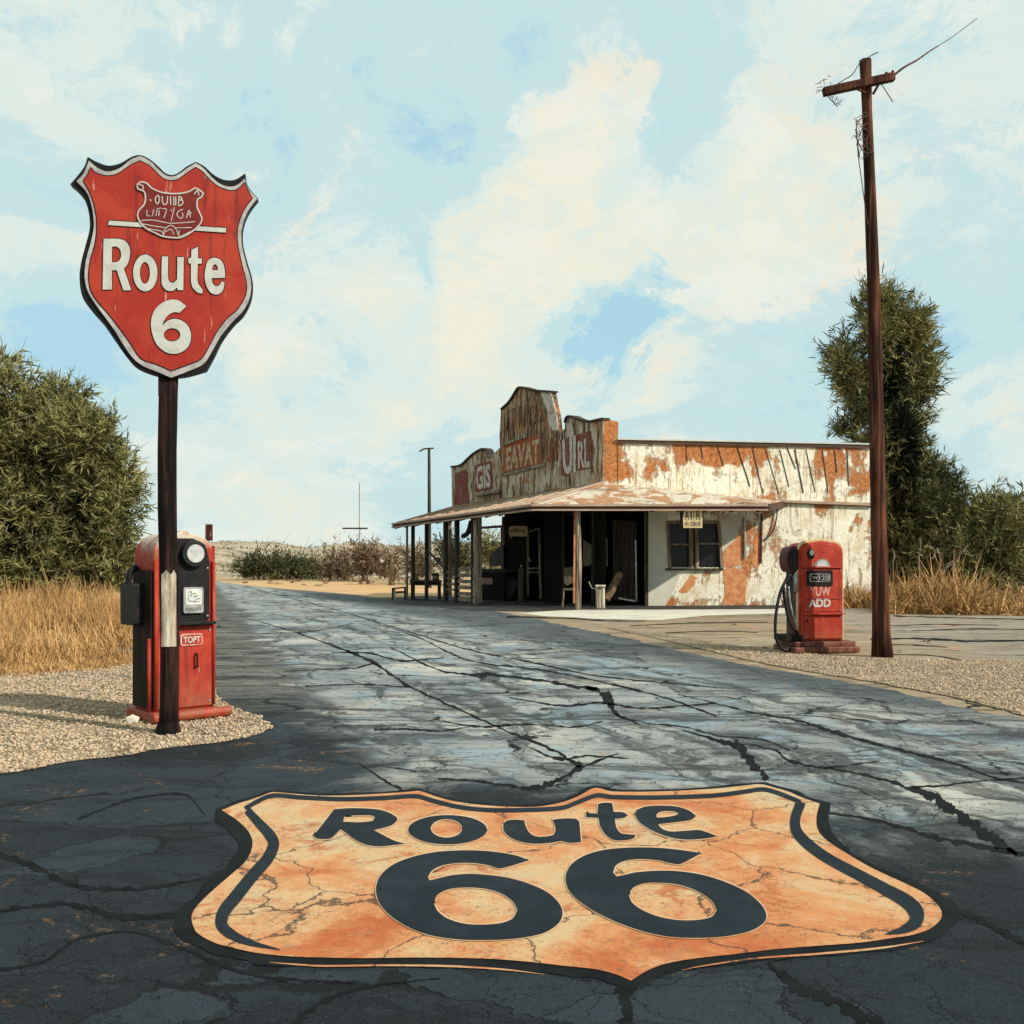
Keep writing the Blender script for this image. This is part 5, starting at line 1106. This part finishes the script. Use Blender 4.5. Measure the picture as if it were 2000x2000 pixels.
# gas bottle
gb = thing('gas_cylinder', 'narrow grey-green gas cylinder standing below the plaque', 'cylinder', tuple(FR(1018, 1168, .5)))
q = FR(1018, 1172, .5); mb = MB(); H = 1.35; mb.tube([(q.x, q.y, .02), (q.x, q.y, .06), (q.x, q.y, H-.15), (q.x, q.y, H-.05), (q.x, q.y, H)], [.10, .12, .12, .09, .03], 14); mb.build('body', M['khaki'], gb, world=True, smooth=True)
mb = MB(); mb.tube([(q.x, q.y, H), (q.x, q.y, H+.08)], .03, 8); mb.build('valve', M['steel'], gb, world=True)
# leaning metal sheet
mb = MB(); fpoly(mb, [[(988, 1130), (1010, 1132), (1009, 1146), (996, 1172), (990, 1172)]], .6, .03); tag(mb.build('leaning_sheet', M['grime_shade'], world=True), 'grey metal sheet leaning on the wall left of the gas cylinder', 'metal sheet')
# armchair seen in the bay
ac = thing('canvas_chair', 'khaki canvas chair half hidden behind the rusty porch post', 'chair', (1.9, 34.6, .02))
CY = 34.6; F2 = lambda x, y: P3(x, y, CY)
mb = MB(); mb.poly([smooth([(1102, 1110), (1122, 1106), (1126, 1118), (1122, 1135), (1108, 1144), (1102, 1138)], True, 3, 60)], F2, (0, .08, 0)); mb.build('backrest', M['khaki'], ac, world=True)
mb = MB(); q = F2(1113, 1148); mb.box((q.x, q.y-.2, .62), (.5, .5, .08)); mb.build('seat', M['khaki'], ac, world=True, bevel=.02)
for dx, dy in ((-.22, -.4), (.22, -.4), (-.22, .02), (.22, .02)): mb = MB(); mb.tube([(q.x+dx, q.y+dy, .6), (q.x+dx*1.15, q.y+dy, .02)], .02, 6); mb.build('leg', M['post'], ac, world=True)
# hanging board in bay
mb = MB(); mb.poly([smooth([(1139, 1053), (1155, 1064), (1156, 1100), (1150, 1105), (1139, 1106)], True, 3, 40)], lambda x, y: P3(x, y, 35.2), (0, .05, 0)); tag(mb.build('hanging_board', M['khaki'], world=True), 'khaki board with slanted top hanging right of the rusty post', 'board')
mb = MB()
for x, y0, y1 in ((1165, 1040, 1118), (1171, 1080, 1114), (1185, 1050, 1106)): mb.tube([P3(x, y0, 36.2), P3(x+1, y1, 36.2)], .018, 6)
tag(mb.build('pipe_rack', M['steel'], world=True), 'thin metal pipes hanging in the dark open bay', 'pipes')
# pedestal in front of bay
pd = thing('wooden_stool', 'pale wooden stool with a dark gap between its legs at the bay entrance', 'stool', tuple(G(1173, 1189)))
PY = G(1173, 1189).y; zt = P3(0, 1144, PY).z
for x in (1166.5, 1171.5, 1178): mb = MB(); mb.tube([P3(x, 1189.5, PY), P3(x, 1146, PY)], .055, 7, jit=.2); mb.build('leg', M['sleeve'], pd, world=True)
mb = MB(); q = P3(1172.5, 1143, PY); mb.box((q.x, q.y, zt), (.33, .28, .06)); mb.build('seat', M['sleeve'], pd, world=True, bevel=.012)
mb = MB(); mb.tube(sm3([P3(1164, 1150, PY), P3(1156, 1148, PY), P3(1150, 1136, PY)]), .018, 6); mb.build('bent_rod', M['sleeve'], pd, world=True)
# rolled mat
mb = MB(); mb.tube([P3(1183, 1172, 34.8), P3(1195, 1150, 35.0), P3(1211, 1120, 35.3)], [.13, .15, .12], 12, jit=.1); tag(mb.build('rolled_mat', M['leaf_brown'], world=True), 'brown rolled mat leaning inside the bay right of the stool', 'mat')

# ------------------------------------------------------------------ distant poles
dp = thing('distant_utility_pole', 'thin grey utility pole with short crossarm rising behind the porch roof', 'utility pole', ((838-1000)/2000*62, 62, 0))
mb = MB(); mb.tube([((839-1000)/2000*62, 62, 0), ((838-1000)/2000*62, 62, P3(0, 876, 62).z)], [.13, .085], 8); mb.build('shaft', M['postdark'], dp, world=True)
mb = MB(); mb.tube(sm3([P3(819, 882, 62), P3(828, 877, 62), P3(838, 876, 62), P3(847, 875.5, 62)]), .05, 6); mb.build('crossarm', M['postdark'], dp, world=True)
dp = thing('distant_mast', 'hair-thin mast with a short yard standing above the brown scrub', 'mast', ((702-1000)/2000*90, 90, 0))
mb = MB(); mb.tube([((702-1000)/2000*90, 90, 0), ((702-1000)/2000*90, 90, P3(0, 944, 90).z)], .035, 6); mb.build('shaft', M['twig'], dp, world=True)
mb = MB(); mb.tube([P3(669, 1032, 90), P3(718, 1032, 90)], .07, 6); mb.build('yard', M['postdark'], dp, world=True)

# ------------------------------------------------------------------ vegetation
def blades(P, D, L, Wd, bend=.25):
    """curved strap leaves: base points P, directions D, lengths L, widths Wd"""
    n = len(P); side = np.cross(D, rng.normal(size=(n, 3))); side /= np.linalg.norm(side, axis=1, keepdims=True)+1e-9
    bd = rng.normal(size=(n, 3))*bend; bd[:, 2] -= bend*.25
    m1 = P+D*L[:, None]*.5+bd*L[:, None]*.35; e = P+D*L[:, None]+bd*L[:, None]
    w_ = Wd[:, None]/2
    V = np.stack([P-side*w_*.7, P+side*w_*.7, m1+side*w_, m1-side*w_, e+side*w_*.25, e-side*w_*.25], 1).reshape(-1, 3)
    b = np.arange(n)[:, None]*6
    F = np.concatenate([b+np.array([[0, 1, 2, 3]]), b+np.array([[3, 2, 4, 5]])], 1).reshape(-1, 4)
    return V, F
def crown_pts(clumps, Y, n, depth, shell=.35):
    """clumps: (px, py, rx, ry) in photo pixels at distance Y"""
    A = np.array([c[2]*c[3] for c in clumps], float); A /= A.sum(); idx = rng.choice(len(clumps), n, p=A)
    c = np.array([[*P3(cx, cy, Y)] for cx, cy, _, _ in clumps])[idx]; s = Y/2000
    off = rng.uniform(-1, 1, len(clumps))*depth*.3; c[:, 1] += off[idx]
    r = np.array([[rx*s, depth*.5 if False else (rx+ry)*.5*s, ry*s] for _, _, rx, ry in clumps])[idx]
    d_ = rng.normal(size=(n, 3)); d_ /= np.linalg.norm(d_, axis=1, keepdims=True)
    rad = rng.uniform(shell, 1, n)**.5
    lump = 1+.22*np.sin(d_[:, 0]*9+idx)*np.cos(d_[:, 2]*8+idx*2)+.10*np.sin(d_[:, 0]*23+idx*3)*np.cos(d_[:, 2]*19)
    return c+d_*r*(rad*lump)[:, None], d_
def tree(name, label, cat, px, base_py, Y, clumps, n, mat, L=(.35, .8), Wd=(.03, .06), depth=2, trunk=None, up=.45, group=None, core=None, twigs=40, spread=.8):
    root = thing(name, label, cat, ((px-1000)/2000*Y, Y, 0), 0, group); o0 = np.array([(px-1000)/2000*Y, Y, 0])
    k = 22; ns = int(n*1.25/k); cen = np.array([P3(c[0], c[1], Y)[:] for c in clumps]); zs_ = Y/38
    B, d_ = crown_pts(clumps, Y, ns, depth, .25)
    A = d_*spread+rng.normal(size=(ns, 3))*.35; A[:, 2] += up; A /= np.linalg.norm(A, axis=1, keepdims=True)
    SL = rng.uniform(.5, 1.25, ns)*zs_*rng.choice([.7, 1, 1.35], ns); drp = rng.uniform(-.05, .35, ns)
    t = np.sort(rng.uniform(.05, 1, (ns, k)), 1)
    P = B[:, None, :]+A[:, None, :]*(SL[:, None]*(t-.45))[:, :, None]; P[:, :, 2] -= (drp*SL)[:, None]*t**2
    P = (P+rng.normal(size=P.shape)*.035*zs_).reshape(-1, 3); D = np.repeat(A, k, 0)+rng.normal(size=(ns*k, 3))*.55; D /= np.linalg.norm(D, axis=1, keepdims=True)
    Ls = rng.uniform(L[0]*.35, L[1]*.42, ns*k); Ws = rng.uniform(Wd[0]*1.1, Wd[1]*1.15, ns*k)
    V, F = blades(P, D, Ls, Ws, .35)
    tipb = rng.choice([0, 1], ns, p=[.6, .4]).astype(bool); nb = tipb.sum()      # some sprays end in a bare twig
    Vw, Fw = blades(B[tipb]-A[tipb]*SL[tipb, None]*.5, A[tipb], SL[tipb]*1.25, np.full(nb, .014*zs_), .12)
    F = np.concatenate([F, Fw+len(V)]); V = np.concatenate([V, Vw]); V[:, 2] = np.maximum(V[:, 2], .02)
    np_mesh('crown', V-o0, F, M[mat], root)
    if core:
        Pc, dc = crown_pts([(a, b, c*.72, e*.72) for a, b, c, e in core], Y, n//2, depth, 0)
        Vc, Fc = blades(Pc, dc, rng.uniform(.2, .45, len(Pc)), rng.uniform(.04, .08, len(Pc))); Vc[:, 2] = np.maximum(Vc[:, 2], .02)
        np_mesh('inner_foliage_shade', Vc-o0, Fc, M['leaf_core_shade'], root)
    m_ = MB(); b = Vector(o0)
    for tr in (trunk or [[(px, base_py), (px, base_py-60)]]):
        pts = sm3([P3(x, y, Y) for x, y in tr], 4); k = len(pts); r0 = .16*Y/40
        m_.tube([Vector((p_.x, p_.y, max(p_.z, 0))) for p_ in pts], [r0*(1-.75*i/(k-1)) for i in range(k)], 8, jit=.2)
    m_.build('trunk', M['twig'], root, world=True)
    m_ = MB(); cpts = np.array([P3(c[0], c[1], Y)[:] for c in clumps])
    for i in range(twigs):
        j = rng.integers(len(P)); e = Vector(P[j]); a = Vector(cpts[np.argmin(((cpts-P[j])**2).sum(1))]); s0 = a.lerp(e, .2); mid = s0.lerp(e, .5)+Vector(rng.normal(size=3)*.15); e2 = a.lerp(e, rng.uniform(1.0, 1.22))
        m_.tube([s0, mid, e2], [.03*Y/40, .02*Y/40, .008*Y/40], 4, caps=False)
    if twigs: m_.build('branches', M['twig'], root, world=True)
    return root
LB = [(20, 780, 70, 80), (95, 800, 60, 70), (60, 900, 110, 110), (150, 860, 60, 60), (205, 860, 40, 50), (225, 940, 48, 70), (150, 960, 90, 90), (60, 1020, 100, 110), (235, 1020, 36, 60), (180, 1070, 70, 80), (90, 1120, 90, 60), (210, 1120, 40, 45), (-60, 900, 100, 160), (-60, 1080, 100, 100)]
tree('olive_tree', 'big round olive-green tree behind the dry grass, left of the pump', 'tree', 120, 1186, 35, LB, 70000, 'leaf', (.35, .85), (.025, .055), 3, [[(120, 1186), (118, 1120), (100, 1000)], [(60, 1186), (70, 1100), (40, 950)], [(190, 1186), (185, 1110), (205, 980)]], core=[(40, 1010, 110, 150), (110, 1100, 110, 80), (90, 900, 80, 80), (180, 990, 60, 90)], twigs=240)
TT = [(1728, 610, 24, 50), (1765, 640, 34, 52), (1800, 655, 20, 46), (1695, 600, 20, 44), (1712, 660, 24, 50), (1652, 680, 34, 26), (1630, 715, 20, 26), (1672, 730, 34, 34), (1655, 760, 20, 24), (1790, 720, 36, 50), (1750, 740, 36, 60), (1700, 790, 34, 36), (1812, 760, 16, 30), (1660, 830, 28, 12), (1685, 855, 30, 12), (1755, 830, 30, 60), (1728, 880, 30, 60), (1795, 830, 22, 30), (1740, 980, 48, 80), (1750, 1060, 60, 60), (1790, 930, 34, 60), (1800, 1010, 50, 60)]
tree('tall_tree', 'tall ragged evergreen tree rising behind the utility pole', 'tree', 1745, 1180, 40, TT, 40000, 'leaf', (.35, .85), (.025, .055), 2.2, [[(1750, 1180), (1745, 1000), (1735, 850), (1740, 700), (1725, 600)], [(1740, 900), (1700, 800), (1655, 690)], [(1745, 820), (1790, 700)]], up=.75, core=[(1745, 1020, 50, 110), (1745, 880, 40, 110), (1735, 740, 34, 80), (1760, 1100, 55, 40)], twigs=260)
tree('feathery_shrub', 'feathery dark shrub with upright twigs between the tall tree and low bushes', 'shrub', 1845, 1180, 39, [(1835, 930, 26, 40), (1850, 970, 30, 50), (1815, 990, 26, 50), (1850, 1040, 34, 50), (1830, 1080, 50, 40)], 9000, 'leaf_dark', (.3, .8), (.02, .045), 1.6, [[(1845, 1180), (1845, 1050), (1838, 940)]], up=1.1, twigs=60)
tree('spreading_bush', 'wide olive bush with long arching stems left of the frame edge', 'bush', 1910, 1185, 38, [(1880, 1030, 50, 50), (1930, 1010, 50, 45), (1900, 1080, 60, 50), (1850, 1080, 50, 50), (1960, 1060, 40, 50), (1830, 1120, 40, 34), (1930, 1110, 50, 40)], 16000, 'leaf', (.35, .9), (.025, .055), 1.8, [[(1910, 1185), (1900, 1100), (1930, 1030)], [(1860, 1185), (1870, 1120), (1850, 1060)]], core=[(1900, 1110, 70, 50), (1850, 1120, 40, 40)], twigs=70)
tree('leafy_bush', 'low dark leafy bush at the right edge of the picture', 'bush', 1985, 1160, 41, [(1985, 1010, 34, 40), (2010, 1060, 44, 60), (1980, 1110, 46, 34), (2040, 1010, 50, 60)], 8000, 'leaf_dark', (.25, .6), (.03, .06), 1.6, twigs=20, core=[(1990, 1100, 40, 40)])
# distant scrub
for i, (lab, px, by, Y, cl, n, mt_, up_) in enumerate((
    ('dark green bush at the foot of the hills, leftmost beyond the road', 500, 1132, 92, [(485, 1108, 18, 18), (510, 1104, 24, 20), (478, 1118, 10, 12), (530, 1112, 20, 18)], 3500, 'leaf_dark', .3),
    ('wide green bush in the middle of the distant row beyond the road', 565, 1132, 94, [(555, 1106, 24, 18), (585, 1108, 24, 18), (610, 1112, 22, 16), (575, 1118, 26, 12)], 4500, 'leaf_dark', .3),
    ('dry reddish scrub right of the distant green bushes', 650, 1134, 88, [(640, 1112, 18, 20), (660, 1104, 18, 24), (675, 1110, 16, 24)], 2200, 'leaf_brown', .5),
    ('bare reddish-brown shrub below the thin mast', 712, 1140, 84, [(700, 1090, 20, 30), (722, 1085, 20, 26), (712, 1110, 22, 22), (735, 1100, 22, 26)], 2600, 'leaf_brown', .6),
    ('sparse twiggy shrub just left of the porch', 765, 1150, 70, [(760, 1095, 18, 26), (775, 1110, 16, 26), (750, 1115, 16, 20)], 900, 'leaf_brown', .6),
    ('tan scrub seen between the two thin outer porch posts', 812, 1150, 75, [(805, 1090, 20, 24), (830, 1100, 22, 26), (815, 1115, 22, 20)], 1800, 'leaf_brown', .5),
    ('olive bush seen through the middle porch bay', 876, 1150, 72, [(870, 1080, 18, 26), (890, 1095, 20, 30), (912, 1090, 20, 24)], 3000, 'leaf_dark', .5),
    ('olive shrub seen through the framed opening near the chest', 958, 1150, 68, [(950, 1070, 14, 30), (962, 1085, 20, 30), (975, 1080, 12, 30)], 2200, 'leaf', .6))):
    tree('scrub_bush', lab, 'bush', px, by, Y, cl, n, mt_, (.25*Y/60, .55*Y/60), (.03*Y/60, .07*Y/60), 1.5, up=up_, group='scrub beyond the road', twigs=26)

def grass(name, label, poly, n, h, wd_, mat, hfun=None, fan=.22, zbase=0.0):
    xs0, xs1 = min(p[0] for p in poly), max(p[0] for p in poly); ys0, ys1 = min(p[1] for p in poly), max(p[1] for p in poly)
    pts = []; tuft = []
    while len(pts) < n:
        cx, cy = random.uniform(xs0, xs1), random.uniform(ys0, ys1)
        if not inside(poly, cx, cy): continue
        k = random.randint(5, 22); th_ = random.uniform(.55, 1.1)*(.45+1.1*max(0, min(1, .5+1.3*mnoise.noise(Vector((cx*.55, cy*.35, 3))))))
        if mnoise.noise(Vector((cx*.9, cy*.5, 8))) < -.28: continue
        for _ in range(k): pts.append((cx+random.gauss(0, .12), cy+random.gauss(0, .12), zbase)); tuft.append(th_)
    P = np.array(pts[:n]); tf = np.array(tuft[:n]); D = rng.normal(size=(n, 3))*fan; D[:, 2] = 1; D /= np.linalg.norm(D, axis=1, keepdims=True)
    H = rng.uniform(h[0], h[1], n)*tf
    if hfun is not None: H *= np.array([hfun(x, y) for x, y, _ in P])
    V, F = blades(P, D, H, rng.uniform(wd_[0], wd_[1], n), .3); V[:, 2] = np.maximum(V[:, 2], zbase)
    o = np_mesh(name, V, F, M[mat], kind='stuff'); o['label'] = label; o['category'] = 'grass'; return o
def gp(L): return [tuple(G(*p)[:2]) for p in L]
grass('tall_dry_grass', 'tall golden dry grass in front of the big tree at left', gp([(-120, 1300), (60, 1306), (150, 1298), (262, 1270), (262, 1205), (262, 1195), (-200, 1195), (-300, 1290)]), 30000, (.24, .62), (.010, .024), 'straw', lambda x, y: .85 if y < 17 else 1.15)
grass('low_dry_grass', 'short matted dry grass at the front edge of the left grass patch', gp([(-120, 1322), (60, 1328), (150, 1316), (262, 1296), (262, 1276), (150, 1290), (-120, 1296)]), 9000, (.10, .30), (.010, .02), 'straw', fan=.6)
grass('dry_weeds', 'tangled dry weeds at the foot of the right-hand trees', gp([(1735, 1200), (2080, 1204), (2080, 1180), (1735, 1176)]), 12000, (.35, .95), (.025, .06), 'straw', lambda x, y: 1.1 if x < 16.2 else .6, fan=.6)
grass('wall_weeds', 'dry weeds growing along the foot of the white wall', gp([(1545, 1187), (1705, 1190), (1705, 1181.5), (1545, 1183.5)]), 2600, (.2, .75), (.02, .05), 'straw', fan=.4)
grass('sand_grass', 'sparse dry grass on the orange sand beyond the road', gp([(470, 1139), (740, 1158), (760, 1150), (700, 1136), (470, 1133)]), 260, (.15, .5), (.04, .08), 'leaf_brown', fan=.6)
# brush clumps on the hills
mbp = []; 
for i in range(420):
    Y = random.uniform(110, 200); px = random.uniform(380, 1000); mbp.append(((px-1000)/2000*Y, Y))
P = np.array([(x, y, 0) for x, y in mbp]); dg = bpy.context.evaluated_depsgraph_get(); dg.update()
hob = bpy.data.objects['hills'].evaluated_get(dg); keepp = []
for x, y, _ in P:
    ok, loc, nn_, _i = hob.ray_cast(Vector((x, y, 60)), Vector((0, 0, -1)))
    if ok and loc.z > .05: keepp.append((x, y, loc.z))
P = np.array(keepp); P = np.repeat(P, 7, 0)+rng.normal(size=(len(P)*7, 3))*np.array([.7, .5, .06])
D = rng.normal(size=P.shape)*.6; D[:, 2] = .8; D /= np.linalg.norm(D, axis=1, keepdims=True)
V, F = blades(P, D, rng.uniform(.15, .45, len(P)), rng.uniform(.08, .2, len(P)))
o = np_mesh('hill_scrub', V, F, M['leaf_brown'], kind='stuff'); o['label'] = 'low dark scrub dotting the distant hills'; o['category'] = 'scrub'
# dead logs among the right weeds
for i, (a, b, r_, lab) in enumerate((((1748, 1156), (1832, 1152), .09, 'grey dead log lying in the weeds right of the utility pole'), ((1925, 1150), (2030, 1154), .12, 'long pale log on the ground below the bush at the right edge'),
                                     ((1860, 1166), (1925, 1160), .08, 'short dead log between the weeds and the right-hand bushes'), ((1755, 1172), (1800, 1168), .06, 'thin broken branch in front of the grey dead log'))):
    Y = 36.5-.4*i; mb = MB(); z_ = r_*.8; A = P3(*a, Y); B = P3(*b, Y); pts = [Vector((A.x+(B.x-A.x)*t, Y+.15*math.sin(t*7), max(.1, .45-.08*i)+.06*math.sin(t*5+i))) for t in np.linspace(0, 1, 9)]
    mb.tube(pts, [r_*(1-.05*j) for j in range(9)], 9, jit=.3); tag(mb.build('dead_log', M['log'], world=True, smooth=True), lab, 'log', 'dead wood in the weeds')
# dead curled stems at foot of the tall tree
ds_ = thing('withered_shrub', 'pale crooked dead stems rising from the weeds under the right bushes', 'dead shrub', tuple(P3(1850, 1188, 36.3)))
for pts in ([(1742, 1072), (1747, 1085), (1744, 1103), (1746, 1150)], [(1796, 1050), (1798, 1070), (1795, 1090), (1797, 1150)], [(1830, 1070), (1836, 1090), (1836, 1108), (1826, 1130), (1830, 1175)], [(1890, 1065), (1875, 1085), (1868, 1098), (1850, 1108), (1840, 1130), (1838, 1180)], [(1862, 1078), (1864, 1095), (1850, 1102), (1846, 1112)], [(1806, 1066), (1818, 1068), (1826, 1080), (1820, 1092)], [(1955, 1145), (1958, 1130), (1966, 1120)], [(1925, 1150), (1928, 1136), (1916, 1130)]):
    mb = MB(); mb.tube(sm3([P3(x, y, 36.2) for x, y in pts], 5), .022, 6, jit=.2); mb.build('stem', M['post'], ds_, world=True)
# pale stone by the left pump
q = G(259, 1413); mb = MB(); mb.add([tuple(np.array([q.x, q.y, .035])+v*np.array([.075, .06, .05])*(1+.15*mnoise.noise(Vector(v)*2))) for v in ICO_V], [tuple(f) for f in ICO_F.tolist()]); tag(mb.build('loose_stone', M['concrete']), 'pale flat stone lying in the shadow left of the faded pump', 'stone')
